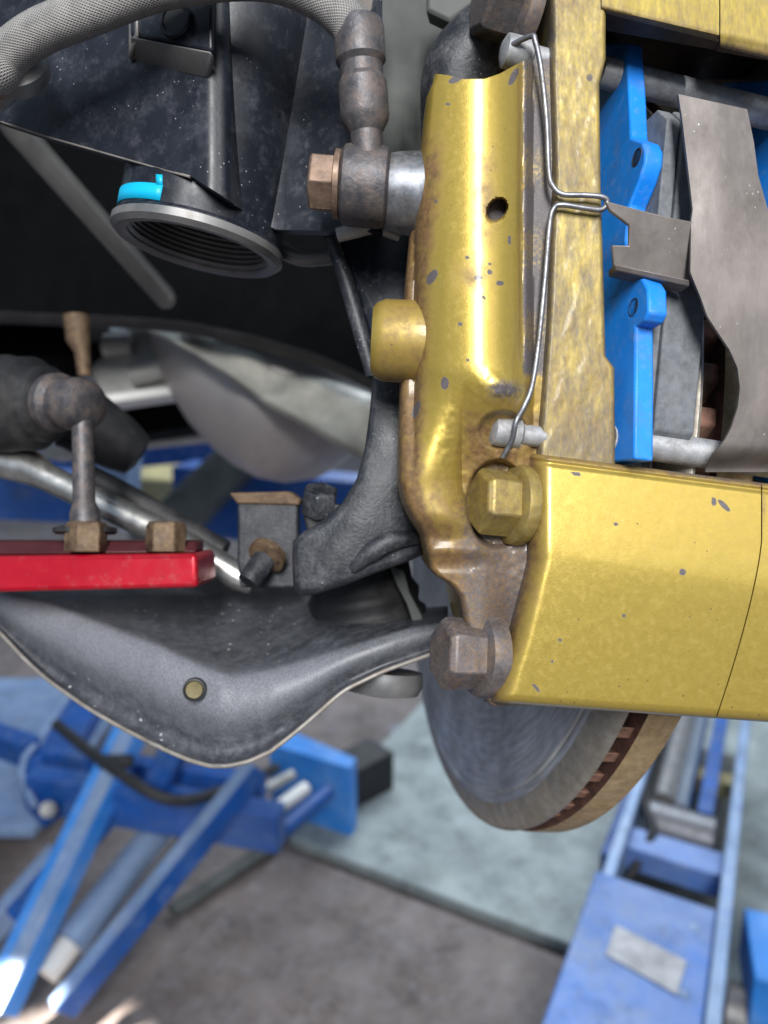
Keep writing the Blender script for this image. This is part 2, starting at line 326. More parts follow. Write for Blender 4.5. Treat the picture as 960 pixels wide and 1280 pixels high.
# ------------------------------------------------------------------ caliper
LEFT = [(60, 545), (90, 541), (110, 533), (180, 527), (290, 512), (360, 506), (470, 501), (560, 498), (600, 498), (630, 505), (650, 515), (670, 528), (690, 533), (712, 537), (720, 545), (730, 561), (745, 573), (775, 579), (870, 604), (882, 612)]
def vnoise(x, y, s, seed=0):
    r = np.random.default_rng(seed).random((64, 64)); X = np.asarray(x) / s; Y = np.asarray(y) / s; i = np.floor(X).astype(int); j = np.floor(Y).astype(int); a = X - i; b = Y - j
    a = a * a * (3 - 2 * a); b = b * b * (3 - 2 * b); g = lambda p, q: r[p % 64, q % 64]
    return (g(i, j) * (1 - a) + g(i + 1, j) * a) * (1 - b) + (g(i, j + 1) * (1 - a) + g(i + 1, j + 1) * a) * b - .5
def d_house(x, y):
    base = .2130 + 0 * x
    lx = ip(y, LEFT)
    fade = 1 - sm(y, 455, 620)
    prof = np.sqrt(np.clip(1 - ((x - 592) / 74.0) ** 2, 0, 1))
    d = base - .0150 * prof * fade - .0015 * sm(x, 560, 620) * (1 - sm(x, 640, 650)) * fade
    # the rib that carries on down along the left edge
    rib = np.sqrt(np.clip(1 - ((x - lx - 34) / 44.0) ** 2, 0, 1)) * sm(y, 470, 600) * (1 - sm(y, 640, 700)); d = d - .0095 * rib
    # shelf above the notch
    d = d - .0045 * np.exp(-((y - 690) / 14.0) ** 2) * (1 - sm(x, 590, 640)) - .003 * sm(y, 690, 720) * (1 - sm(x, 600, 640))
    # groove beside the piston housing
    d = d + .0012 * np.exp(-((x - 653) / 2.2) ** 2) * (1 - sm(y, 440, 470)) - .0008 * np.exp(-((x - 646) / 3) ** 2) * (1 - sm(y, 430, 460))
    # bleed hole, bolt recesses, rough cast boss
    e = ((x - 621 - (262 - y) * .25) / 13.0) ** 2 + ((y - 262) / 15.0) ** 2; d = d + .007 * (1 - sm(e, .75, 1.05))
    e = ((x - 622) / 40.0) ** 2 + ((y - 630) / 56.0) ** 2; d = d + (.2165 - d) * (1 - sm(e, .8, 1.05)) * (x < 690)
    e = ((x - 628) / 30.0) ** 2 + ((y - 538) / 24.0) ** 2; d = d + .003 * (1 - sm(e, .6, 1.2))
    e = ((x - 632) / 30.0) ** 2 + ((y - 487) / 20.0) ** 2; d = d - .0025 * np.exp(-e) + .0006 * vnoise(x, y, 6, 3) * np.exp(-e * .7)
    # lower flange sinks toward the bridge
    d = d + .0035 * sm(y, 720, 800) * sm(x, 600, 640)
    rough = sm(y, 470, 560) * sm(x - lx, 40, 70) ; d = d + (.0004 * vnoise(x, y, 9, 1) + .00025 * vnoise(x, y, 4, 2)) * rough 
    edge = np.clip((x - lx) / 10.0, 0, 1); d = d + .0045 * (1 - np.sqrt(1 - (1 - edge) ** 2))
    return d
def chips(x, y, L):
    o = 0 * x
    for cx, cy, rx, ry, a in L:
        c, s_ = math.cos(a), math.sin(a); u = (x - cx) * c + (y - cy) * s_; v_ = -(x - cx) * s_ + (y - cy) * c
        o = np.maximum(o, 1.3 * (1 - sm((u / rx) ** 2 + (v_ / ry) ** 2, .4, 1.6)))
    return o
CH = [(570, 99, 10, 4, -.4), (642, 96, 12, 4, -1.1), (540, 346, 10, 5, -1), (598, 347, 5, 3, 0), (612, 340, 3, 3, 0), (625, 354, 5, 3, 0), (584, 322, 3, 2, 0), (556, 479, 5, 8, 0), (520, 512, 4, 11, .3), (612, 330, 2, 2, 0), (560, 130, 3, 2, 0), (575, 405, 3, 2, 0), (530, 420, 2, 3, 0), (545, 252, 2, 2, 0), (605, 372, 3, 2, .5), (585, 450, 2, 2, 0), (637, 300, 2, 6, 0)]
def sheet(dfun, ys, left, right, n, back, top=None, att=None, extra=None):
    ys = np.array(ys, float); U = np.linspace(0, 1, n); Lx = np.array([left(y) for y in ys]); Rx = np.array([right(y) for y in ys])
    X = Lx[:, None] + (Rx - Lx)[:, None] * U[None]; Y = ys[:, None] + 0 * X
    if top is not None: Y = top(X, Y)
    D = dfun(X, Y); g = np.stack([(X - CX) / F * D, D, (CY - Y) / F * D], 2); m = MB().grid(g, back)
    for k, fn in (att or {}).items(): m.att[k] = fn(X, Y).ravel().astype(np.float32)
    return m
cal = Thing('brake_caliper', 'gold painted brake caliper with brown grime, gripping the brake disc', 'brake caliper', P(640, 900, .235))
TOP = [(530, 106), (545, 92), (560, 94), (580, 99), (605, 99), (625, 92), (648, 79), (660, 74), (700, 74)]
def topy(X, Y): return Y + (ip(X, TOP) - 80) * np.clip(1 - (Y - 80) / 60, 0, 1)
def dirt_shade_h(X, Y):
    lx = ip(Y, LEFT)
    a = (1 - sm(X - lx, 18, 46)) * .92 * sm(Y, 100, 240)
    a = np.maximum(a, .85 * sm(Y, 470, 540) * sm(X, 545, 600)); a = np.maximum(a, .95 * sm(Y, 580, 700))
    a = np.maximum(a, .62 * np.exp(-((X - 608) / 16.) ** 2 - ((Y - 245) / 75.) ** 2)); a = np.maximum(a, .45 * np.exp(-((X - 590) / 30.) ** 2 - ((Y - 345) / 30.) ** 2))
    a = np.maximum(a, .5 * sm(X, 645, 660)); a = np.maximum(a, .62 * sm(Y, 520, 640)); e = ((X - 621 - (262 - Y) * .25) / 13.0) ** 2 + ((Y - 262) / 15.0) ** 2; a = np.maximum(a, 1.3 * (1 - sm(e, .6, 1.1))); return a  # last term darkens the inside of the hole as painted shade
def grime_shade_h(X, Y):
    a = chips(X, Y, CH); a = np.maximum(a, .82 * sm(X, 650, 656) * (1 - sm(Y, 460, 480)) * (.75 + .5 * np.sin(Y / 33.) ** 2 * .6))
    a = np.maximum(a, .55 * sm(Y, 560, 640) * sm(X, 555, 590) * (1 - sm(X, 690, 700))); a = np.maximum(a, .85 * np.exp(-((X - 632) / 28.) ** 2 - ((Y - 487) / 15.) ** 2)); e = ((X - 621 - (262 - Y) * .25) / 13.0) ** 2 + ((Y - 262) / 15.0) ** 2; a = np.maximum(a, 1.2 * (1 - sm(e, .5, 1.0)))  # last term is painted shade inside the hole
    a = np.maximum(a, .62 * sm(X, 600, 640) * sm(Y, 700, 740)); return a
t_ = cal
m = sheet(d_house, np.arange(80, 884, 2.0), lambda y: ip(y, LEFT), lambda y: 690.0, 100, .262, topy, {'dirt': dirt_shade_h, 'grime': grime_shade_h})
cal.mesh('piston_housing', m, 'gold_paint', sharp=60)
# machined column beside the pad window
CR = [(-60, 757), (75, 757), (105, 749), (240, 751), (300, 753), (445, 757), (460, 768), (580, 769)]
CL = [(-60, 684), (40, 687), (90, 686), (220, 690), (300, 686), (400, 682), (470, 677), (560, 670), (580, 668)]
def d_col(x, y):
    l = ip(y, CL); r = ip(y, CR); e = np.clip((x - l) / 9, 0, 1); e2_ = np.clip((r - x) / 3.5, 0, 1)
    return .2095 + .0042 * (1 - e) ** 2 + .0012 * (1 - e2_) ** 2 + .00025 * vnoise(x + .35 * y, y * .35, 9, 7) + .00012 * vnoise(x, y, 5, 8)
def grime_c(X, Y):
    l = ip(Y, CL); r = ip(Y, CR); a = .70 * (1 - sm(X - l, 2, 24)); a = np.maximum(a, .5 * np.exp(-((X - 715) / 18.) ** 2) * sm(Y, 240, 300) * (.4 + .6 * vnoise(X, Y, 40, 9)))
    a = np.maximum(a, .30 + .5 * vnoise(X * 1.8, Y * .5, 16, 31) * sm(Y, 60, 260)); a = np.maximum(a, .55 * sm(Y, 470, 570)); a = np.maximum(a, .5 * (1 - sm(r - X, 0, 10)) * sm(Y, 260, 300)); return np.maximum(a, chips(X, Y, [(737, 97, 4, 4, 0), (690, 45, 5, 8, 0)]))
m = sheet(d_col, np.arange(-60, 582, 2.0), lambda y: ip(y, CL), lambda y: ip(y, CR), 46, .255, None, {'dirt': lambda X, Y: .50 + .12 * sm(Y, 150, 560) + .35 * vnoise(X, Y, 45, 4), 'grime': grime_c})
cal.mesh('window_post', m, 'gold_cast', sharp=60)
# lower bridge
ET = [(560, 664), (700, 664), (800, 640), (870, 618), (900, 610)]
def top_l(X, Y):
    tp = 566 + (X - 660) * .128; bt = 878 + (X - 612) * .071; return tp + (Y - 566) / (882 - 566) * (bt - tp)
def d_br(x, y):
    e = ip(y, ET); q = np.clip((x - e + 8) / 34, 0, 1); rl = .0165 * (1 - np.sqrt(np.clip(1 - (1 - q) ** 2, 0, 1)))
    tp = 566 + (x - 660) * .128; bt = 878 + (x - 612) * .071; cr = 690 + (x - 680) * .16
    d = .2025 + rl + (np.sqrt(((cr - y) / 2) ** 2 + 60.) + (cr - y) / 2) * .000024 + np.clip(y - cr, 0, 300) * .000004 + (x - 680) * .000010
    k = np.clip(1 - (bt - y) / 12.0, 0, 1); d = d + .004 * (1 - np.sqrt(np.clip(1 - k ** 2, 0, 1)))
    k = np.clip(1 - (y - tp) / 6.0, 0, 1); d = d + .0022 * k ** 2
    lip = np.exp(-((y - tp - 9) / 3.0) ** 2) * .0009; d = d + lip
    return d + .00005 * vnoise(x, y, 16, 11)
def dirt_b(X, Y):
    e = ip(Y, ET); tp = 566 + (X - 660) * .128; a = .9 * (1 - sm(X - e, -6, 32)); a = np.maximum(a, .75 * (1 - sm(Y - tp, 3, 12))); return np.maximum(a, .03 + 0 * X)
def grime_b(X, Y):
    e = ip(Y, ET); tp = 566 + (X - 660) * .128; a = .7 * (1 - sm(X - e, -8, 3)); a = np.maximum(a, .62 * (1 - sm(Y - tp, 0, 8)) * sm(X, 790, 860))
    return np.maximum(a, chips(X, Y, [(853, 715, 4, 4, 0), (720, 592, 6, 2, .2), (905, 632, 10, 3, .8), (892, 627, 3, 5, 0), (770, 655, 2, 2, 0), (700, 800, 2, 2, 0), (690, 827, 2, 2, 0), (780, 770, 2, 2, 0), (670, 860, 7, 2, .9)]))
SEAM = lambda y: 952 - 58 * np.clip((y - 640) / 245., 0, 1) ** 1.35
def xwarp(right_seam):
    pass
ys = np.arange(566, 883, 2.0)
m = sheet(d_br, ys, lambda y: ip(y, ET) - 10, lambda y: SEAM(y) - .8, 120, .258, top_l, {'dirt': dirt_b, 'grime': grime_b})
cal.mesh('lower_bridge', m, 'gold_paint', sharp=60)
m = sheet(lambda x, y: d_br(x, y) + .0004, ys, lambda y: SEAM(y) + .8, lambda y: 1065.0, 50, .262, top_l, {'dirt': lambda X, Y: .5 * (1 - sm(X - SEAM(Y), 0, 9)), 'grime': grime_b})
cal.mesh('outer_half', m, 'gold_paint', sharp=60)
# upper bridge
def top_u(X, Y): return np.where(Y > -1, 17 + (X - 757) * .215 + 10 * sm(X, 880, 905) * 0, Y)
def d_ub(x, y): return .2085 + .00012 * np.clip(x - 757, 0, 400) * .2 + .0012 * np.clip(1 - (17 + (x - 757) * .215 - y) / 8, 0, 1) ** 2 + .0002 * vnoise(x, y, 12, 21)
for nm, a, b_ in (('upper_bridge', 752.0, 899.0), ('upper_outer_half', 900.5, 1060.0)):
    U = np.linspace(a, b_, 60); V = np.linspace(0, 1, 30); X, Vv = np.meshgrid(U, V); low = 17 + (X - 757) * .25 + (6 if a > 800 else 0); Y = -70 + Vv * (low + 70)
    D = d_ub(X, Y) + .0015 * (a > 800) + .0018 * np.clip(1 - (low - Y) / 10., 0, 1) ** 2; g = np.stack([(X - CX) / F * D, D, (CY - Y) / F * D], 2); m = MB().grid(g, .2185)
    m.att['dirt'] = (.35 + .5 * (1 - sm(low - Y, 0, 22))).ravel(); m.att['grime'] = (.2 + .4 * (1 - sm(low - Y, 0, 8))).ravel()
    nmain = 60 * 30; full = np.ones(len(m.v)) * .85; full[:nmain] = m.att['dirt']; m.att['dirt'] = full
    full = np.ones(len(m.v)) * .9; full[:nmain] = m.att['grime']; m.att['grime'] = full
    cal.mesh(nm, m, 'gold_cast', sharp=60, side=('dirty_gold', 59 * 29))
m = MB().box((.118, .2468, .186), (np.array([1., 0, 0]), np.array([0, 1., 0]), np.array([0, 0, 1.])), (.058, .0283, .026)); cal.mesh('bridge_core', m, 'dirty_gold', bevel=.002)
m = MB().box((.174, .290, .105), (np.array([1., 0, 0]), np.array([0, 1., 0]), np.array([0, 0, 1.])), (.030, .066, .135)); cal.mesh('outer_housing', m, 'dirty_gold', bevel=.006, seg=3)
# fluid boss on the left flank, hose inlet boss
xx = np.array([1., 0, 0])
bx = P(465, 425, .216); m = MB().lathe(bx, nrm(P(520, 428, .216) - bx), [(.0095, 0), (.0108, .0012), (.0118, .0035), (.0120, .02)], 40); m.att['dirt'] = np.array([.25 + .5 * (v_[0] > bx[0] + .002) * .6 for v_ in m.v])
cal.mesh('bleeder_boss', m, 'gold_paint')
bx = P(478, 240, .2165); m = MB().lathe(bx, nrm(P(540, 245, .2165) - bx), [(.0085, 0), (.0105, .0015), (.0112, .005), (.0118, .011), (.0135, .018)], 40)
cal.mesh('hose_boss', m, 'steel_grey')
# the joining bolts, heads to the left
bd = nrm(dn + np.array([0, -.12, 0]))
bo = P(645, 631, .2140); m = MB().lathe(bo, bd, [(.0118, -.002), (.0120, .0), (.0116, .0016), (.0098, .0026)], 40); bt_ = cal.mesh('bolt', m, 'gold_bolt')
cal.mesh('bolt_head', MB().hexa(bo + bd * .002, bd, .0098, .0105, .14, a0=R(8)), 'gold_bolt', bt_, bevel=.0008)
bo = P(601, 818, .2150); m = MB().lathe(bo, bd, [(.0122, -.004), (.0124, .0), (.0120, .0012), (.0100, .0022)], 40); bt_ = cal.mesh('bolt', m, 'dirty_bolt')
cal.mesh('bolt_head', MB().hexa(bo + bd * .0018, bd, .0104, .0112, .14, a0=R(8)), 'dirty_bolt', bt_, bevel=.001, seg=3)
bo = P(652, 12, .222); m = MB().lathe(bo, bd, [(.013, -.002), (.0132, 0), (.0126, .0022), (.0105, .0034)], 40); bt_ = cal.mesh('bolt', m, 'dirty_bolt')
cal.mesh('bolt_head', MB().hexa(bo + bd * .003, bd, .0105, .0105, .14, a0=R(8)), 'old_steel', bt_, bevel=.0008)

# ------------------------------------------------------------------ retaining pins
def pin(label, a, b, head, rd):
    t = Thing('retaining_pin', label, 'pin', a, group='pad retaining pins')
    ax = nrm(b - a); t.mesh('shaft', MB().lathe(a, ax, [(rd * .9, 0), (rd, .0008), (rd, np.linalg.norm(b - a))], 32), 'pin_steel')
    h0 = head; t.mesh('pin_end', MB().lathe(h0, -ax * -1, [(rd * .55, 0), (rd * .98, .001), (rd, .0025), (rd, .0085), (rd * .7, .0095), (rd * .7, .016)], 32), 'pin_steel')
    return t
pd = nrm(-dn + np.array([0, .0, -.02]))
dp0 = Dp(.0275, *D2(786, 95, .0275))[1]; dp1 = Dp(.0275, *D2(796, 552, .0275))[1]
a = P(750, 90, dp0 + .0068); pin('grey steel pin across the top of the caliper window', a, a + pd * .075, P(627, 62, .214), .0046)
a = P(762, 549, .2140); pin('grey steel pin across the bottom of the caliper window', a, a + pd * .075, P(612, 537, .2095), .0044)

# ------------------------------------------------------------------ brake pads
def pad(label, sgn):
    base = .0003 if sgn > 0 else -DT - .0003
    pr = [(700, 70), (740, 58), (770, 53), (783, 53), (787, 105), (790, 172), (804, 177), (808, 187), (807, 203), (800, 226), (787, 258), (783, 300), (788, 343), (804, 348), (811, 360), (812, 390), (806, 402), (795, 408), (795, 480), (794, 574), (750, 580), (700, 560)]
    o1 = .0275
    q = [D2(x, y, o1) for x, y in pr]
    t = Thing('brake_pad', label, 'brake pad', Dp(base, q[19][0] - .02, q[19][1]), group='brake pads')
    A = base + sgn * (.0275 if sgn > 0 else .0145); Bk = A - sgn * .0058
    m = MB().prism([Dp(A, r, u) for r, u in q], (dn * (Bk - A)))
    bp = t.mesh('backing_plate', m, 'pad_blue', bevel=.0007, seg=2)
    for hx, hy in ((797, 197), (793, 384)):
        r, u = D2(hx, hy, o1); t.mesh('ear_hole', MB().lathe(Dp(A - sgn * .0004, r, u), dn * sgn, [(.0026, 0), (.0026, .0005), (.0024, .00055), (.0024, .0004)], 24), 'dark_gap', bp)
    r0 = D2(793, 320, o1)[0]; u0 = D2(793, 140, o1)[1]; u1 = D2(793, 545, o1)[1]
    if sgn < 0: r0 -= .03
    pts = [(r0 - .004, u0), (r0 + .0022, u0 - .006), (r0 + .0022, u1 + .004), (r0 - .002, u1), (r0 - .045, u1), (r0 - .045, u0)]
    t.mesh('shim', MB().prism([Dp(Bk, r - .001, u) for r, u in pts], dn * sgn * -.0042), 'friction', bevel=.0004)
    t.mesh('friction_block', MB().prism([Dp(Bk - sgn * .0046, r, u) for r, u in pts], dn * sgn * -(.0125 if sgn > 0 else .004)), 'friction', bevel=.0006)
    return t
pad('blue backed brake pad next to the gold window post', 1)
pad('blue backed brake pad half hidden behind the spring plate at right', -1)

# ------------------------------------------------------------------ anti rattle spring plate
sp = Thing('spring_plate', 'bare brownish steel anti-rattle spring plate in the caliper window', 'spring plate', P(880, 560, .2))
def thin(poly, thick=.0012, dfn=None, n=None):
    fr = [P(x, y, dfn(x, y)) for x, y in poly]; return MB().prism(fr, (0, thick, 0))
def dsp(x, y): return .2035 - .0055 * math.sin(math.pi * min(1, max(0, (y - 110) / 470.))) + .00002 * (x - 850)
# body: rows between left and right edge
SL = [(118, 848), (150, 853), (200, 859), (262, 866), (276, 864), (340, 863), (348, 866), (372, 876), (395, 884), (415, 897), (437, 912), (460, 922), (485, 925), (510, 922), (535, 914), (552, 905), (565, 893), (586, 882)]
SR = [(118, 934), (160, 940), (220, 948), (262, 960), (290, 1000), (330, 1040), (600, 1040)]
ys = np.r_[np.arange(118, 560, 6.0), np.arange(560, 592, 3.0)]
def d_spring(x, y):
    d = .2055 - .0050 * np.sin(np.pi * np.clip((y - 118) / 450., 0, 1)) + .000012 * (x - 850) + .008 * sm(y, 555, 590) ** 1.3 * 1.0
    return d - .0016 * np.exp(-((x - 905) / 40.) ** 2) * (1 - sm(y, 240, 330))
U = np.linspace(0, 1, 26); Lx = ip(ys, SL); Rx = ip(ys, SR); X = Lx[:, None] + (Rx - Lx)[:, None] * U; Y = ys[:, None] + (X - 850) * np.clip(.22 * (1 - (ys[:, None] - 118) / 60), 0.0, .22)
D = d_spring(X, Y); g = np.stack([(X - CX) / F * D, D, (CY - Y) / F * D], 2)
def shell(g, th=.0011):
    n, mm = g.shape[:2]; m = MB(); b2 = g.copy(); b2[..., 1] += th; vs = np.vstack([g.reshape(-1, 3), b2.reshape(-1, 3)]); K = n * mm
    fs = [(i * mm + j, i * mm + j + 1, (i + 1) * mm + j + 1, (i + 1) * mm + j) for i in range(n - 1) for j in range(mm - 1)]; fs += [tuple(q + K for q in f[::-1]) for f in fs]
    loop = [(0, j) for j in range(mm)] + [(i, mm - 1) for i in range(1, n)] + [(n - 1, j) for j in range(mm - 2, -1, -1)] + [(i, 0) for i in range(n - 2, 0, -1)]; li = [i * mm + j for i, j in loop]
    fs += [(li[(q + 1) % len(li)], li[q], li[q] + K, li[(q + 1) % len(li)] + K) for q in range(len(li))]; return m.add(vs, fs)
sp.mesh('blade', shell(g), 'spring_steel', sharp=50)
tg = [(757, 252), (762, 252), (800, 262), (840, 272), (868, 277), (868, 330), (864, 354), (830, 349), (795, 341), (767, 333), (765, 306), (786, 307), (786, 281), (762, 263)]
sp.mesh('tongue', thin(tg, .0012, lambda x, y: .2050 - .0016 * (x - 757) / 110. - .0018 * sm(x, 780, 860) + .00007 * (y - 290)), 'spring_steel', bevel=.0003)
sp.mesh('turned_lip', MB().prism([P(768, 330, .2052), P(862, 350, .2025), P(862, 358, .2032), P(769, 338, .2062)], (0, .006, 0)), 'spring_steel', bevel=.0003)

# ------------------------------------------------------------------ wire clip
wc = [(640, 56, .2105), (664, 45, .2065), (669, 52, .2060), (676, 85, .2070), (683, 150, .2080), (686, 215, .2080), (692, 234, .2075), (704, 243, .2070), (730, 244, .2068), (752, 246, .2066), (759, 252, .2070), (752, 262, .2072), (730, 260, .2070), (702, 256, .2070), (692, 261, .2075), (687, 280, .2078), (681, 350, .2082), (673, 430, .2080), (665, 482, .2060), (655, 508, .2052), (645, 527, .2042), (640, 550, .2060), (628, 572, .2080)]
one('wire_clip', 'bent steel wire clip holding the two caliper pins', 'clip', MB().tube([P(*q) for q in wc], .00078, 10, sub=8), 'steel_wire', P(640, 560, .21))

# ------------------------------------------------------------------ brake hose
bh = Thing('brake_hose', 'grey braided brake hose with corroded crimp and banjo end', 'brake hose', P(457, 280, .21))
hz = [(-40, 95, .215), (-5, 92, .213), (14, 66, .211), (50, 40, .208), (110, 16, .205), (190, -14, .203), (270, -28, .202), (340, -27, .202), (395, -6, .203), (432, 24, .204), (448, 55, .205)]
bh.mesh('braided_line', MB().tube([P(*q) for q in hz], .0057, 36, sub=8, uv=True), 'hose')
ax = nrm(P(460, 190, .208) - P(449, 38, .205))
bh.mesh('crimp_sleeve', MB().lathe(P(448, 34, .205), ax, [(.0066, -.001), (.0071, .0005), (.0070, .009), (.0060, .0105), (.0060, .0135), (.0068, .0150), (.0069, .0235), (.0066, .0250), (.0045, .0285), (.0042, .036)], 36), 'old_steel', sharp=26)
bx = P(427, 231, .2135); ax = nrm(P(490, 236, .2135) - bx)
bh.mesh('banjo', MB().lathe(bx, ax, [(.0095, 0), (.0108, .0008), (.0112, .0025), (.0112, .0112), (.0108, .0128), (.0095, .0136)], 40), 'old_steel')
bh.mesh('washer', MB().lathe(bx - ax * .0022, ax, [(.0085, 0), (.0094, .0003), (.0094, .0018), (.0085, .0022)], 36), 'copper_steel')
bb = bh.mesh('banjo_bolt', MB().hexa(bx - ax * .0020, -ax, .0084, .0072, .1, a0=R(10)), 'copper_steel', bevel=.0006)
bh.mesh('line_fitting', MB().lathe(P(-8, 84, .2125), nrm(P(22, 70, .214) - P(30, 55, .210)), [(.0068, -.002), (.0072, 0), (.0072, .003), (.006, .0045), (.006, .007)], 30), 'copper_steel')
hb = Thing('hose_bracket', 'dark bracket ring holding the brake hose at left', 'bracket', P(10, 120, .225))
hb.mesh('ring', MB().lathe(P(18, 92, .222), (.2, -.95, .25), [(.0095, 0), (.0105, .0015), (.0105, .006), (.0075, .008)], 30), 'grey_metal')
hb.mesh('arm', MB().tube([P(20, 98, .224), P(-10, 125, .226), P(-40, 150, .23)], .004, 16), 'grey_metal')

# ------------------------------------------------------------------ strut bracket
sb = Thing('strut_bracket', 'dust-covered black steel strut bracket with open threaded tube', 'strut bracket', P(250, 320, .25))
BOT = [(-40, 135), (5, 152), (60, 170), (120, 187), (180, 204), (240, 221), (275, 243), (310, 268), (345, 287), (430, 289), (540, 291)]
PLAN = [(-40, .2450), (0, .2425), (230, .2212), (262, .2190), (285, .2205), (302, .2290), (320, .2385), (338, .2405), (362, .2390), (440, .2310), (540, .2225)]
U = np.unique(np.r_[np.linspace(-40, 240, 20), np.linspace(240, 360, 40), np.linspace(360, 478, 12)]); V = np.linspace(0, 1, 24); X, Vv = np.meshgrid(U, V)
pd_ = np.interp(U, *np.array(PLAN).T); ker = np.array([1, 2, 3, 2, 1]) / 9; pd_ = np.r_[pd_[:2], np.convolve(pd_, ker, 'valid'), pd_[-2:]]
Bt = ip(X, BOT); Y = -80 + Vv * (Bt + 80); D = pd_[None] + 0 * X
g = np.stack([(X - CX) / F * D, D, (CY - Y) / F * D], 2); cr = sb.mesh('clamp_plate', shell(g, .004), 'black_paint', sharp=50, bevel=0)
ed = [P(x, ip(x, BOT) + .8, ip(x, PLAN) + .0006) for x in np.linspace(2, 238, 16)]
sb.mesh('worn_edge', MB().tube(ed, .00045, 8), 'bare_edge', cr)
tax = nrm([.19, -.03, .98]); tc = P(248, 309, .2505); r0 = .0283
prof = [(r0 - .0036, 0), (r0 - .0012, -.0008), (r0 - .0002, .0004), (r0, .002), (r0, .0030), (r0 - .0012, .0042), (r0 - .0012, .075), (r0 - .006, .075)]
k = 0.062
while k > .001:
    prof += [(r0 - .0050, k), (r0 - .0060, k - .0009)]; k -= .0018
prof += [(r0 - .0052, .0006)]
sb.mesh('tube', MB().lathe(tc, tax, prof[:7] + [(r0 - .0036, .075)], 90, close=True), 'black_paint', sharp=40)
sb.mesh('threaded_bore', MB().lathe(tc, tax, [(r0 - .0013, .070)] + prof[7:] + [(r0 - .0036, .0001), (r0 - .0014, .0002)], 90, close=True), 'rod_dark', sharp=60)
sb.mesh('rim', MB().lathe(tc, tax, [(r0 - .0050, -.0002), (r0 - .0036, -.0013), (r0 - .0014, -.0013), (r0 + .0003, .0002), (r0 + .0003, .0026), (r0 - .0014, .0030), (r0 - .005, .001)], 90, close=True), 'grey_metal', sharp=40)
sb.mesh('bore_cap', MB().lathe(tc + tax * .06, tax, [(.0005, 0), (r0 - .004, .0), (r0 - .004, .002)], 60), 'dark_gap')
# tape on the tube: polar patch
ta = nrm(np.cross(tax, [0, 1, 0])); tb = np.cross(tax, ta)
def tp(ang, h, dr): return tc + tax * h + (r0 - .0012 + dr) * (math.cos(ang) * ta + math.sin(ang) * tb)
def ang_of(px, py):
    best = None
    for a in np.linspace(0, 2 * math.pi, 721):
        for h in np.linspace(.003, .04, 60):
            q = tp(a, h, .0003)
            if (q - tc).dot([0, 1, 0]) > 0.004: continue
            e = (CX + F * q[0] / q[1] - px) ** 2 + (CY - F * q[2] / q[1] - py) ** 2
            if best is None or e < best[0]: best = (e, a, h)
    return best[1], best[2]
a0, h0 = ang_of(154, 258); a1, h1 = ang_of(202, 240); a2, h2 = ang_of(202, 224)
a1 = a0 + ((a1 - a0 + math.pi) % (2 * math.pi) - math.pi); a2 = a0 + ((a2 - a0 + math.pi) % (2 * math.pi) - math.pi)
m = MB(); n = 16; wv = .0049
vs = []
for i in range(n + 1):
    a = a0 + (a1 - a0) * i / n; hh = h0 + (h1 - h0) * i / n
    vs += [tp(a, hh - wv / 2, .0003), tp(a, hh + wv / 2, .0003)]
m.add(vs, [(2 * i, 2 * i + 2, 2 * i + 3, 2 * i + 1) for i in range(n)])
da = (a1 - a0) * .06; m.add([tp(a1 - da, h1 + wv / 2 - .0002, .0004), tp(a1, h1 + wv / 2 - .0002, .0004), tp(a2, h2 + .0015, .0004), tp(a2 - da, h2 + .0015, .0004)], [(0, 1, 2, 3)])
to = sb.mesh('tape', m, 'tape'); md = to.modifiers.new('s', 'SOLIDIFY'); md.thickness = .0003
# tab with hole
tab = sb.mesh('mounting_tab', MB().prism([P(162, -60, .2215), P(266, -60, .2125), P(266, 64, .2125), P(162, 44, .2215)], (0, .003, 0)), 'black_paint', bevel=.0012, seg=3)
sb.mesh('tab_flange', MB().prism([P(161, 44, .2205), P(266, 64, .2115), P(259, 96, .2185), P(168, 77, .2275)], (.0, .0035, 0)), 'grey_metal', tab, bevel=.0012, seg=3)  # flange coloured grey to show it lit, the tab itself is black
sb.mesh('tab_side', MB().prism([P(160, -60, .221), P(172, -60, .2195), P(172, 46, .2195), P(160, 73, .225)], (0, .012, 0)), 'grey_metal', tab, bevel=.001)
hc = P(221, 27, .2160); hx_ = nrm(np.cross(P(266, 0, .2125) - P(162, 0, .2215), [0, 0, 1])); hx_ = hx_ if hx_[1] < 0 else -hx_
sb.mesh('hole_rim', MB().lathe(hc, hx_, [(.0052, .0006), (.0050, .0016), (.0040, .0016), (.0038, .0006)], 28, close=True), 'black_paint', tab)
sb.mesh('hole', MB().lathe(hc, hx_, [(.0038, -.0005), (.0038, .0011)], 28), 'dark_gap', tab)

# ------------------------------------------------------------------ grey rod, wheel arch
one('brace_rod', 'dull grey steel rod running down behind the strut bracket', 'rod', MB().tube([P(-10, 115, .33), P(20, 160, .345), P(205, 370, .43), P(209, 376, .431), P(212, 381, .432), P(214, 384, .433)], [.0066, .0066, .0064, .0060, .0047, .0015], 28), 'rod_dark', P(207, 380, .43))
m = MB(); U = np.linspace(-420, 900, 28); rows = []
BA = [(-420, 402), (0, 398), (150, 404), (230, 410), (320, 428), (400, 452), (470, 485), (560, 520), (900, 560)]
for v_, dd in ((0, .0), (.35, .0), (.7, -.01), (1.0, -.06), (1.25, -.16), (1.4, -.32), (1.45, -.46)):
    rows.append([P(x, ip(x, BA), .56) + np.array([0, dd, v_ * .62]) for x in U])
wa = one('wheel_arch_liner', 'black inner wheel arch panel behind the strut bracket', 'wheel arch', shell(np.array(rows), .006), 'liner', P(200, 400, .56), sharp=60)
m = MB(); U = np.linspace(-60, 480, 24)
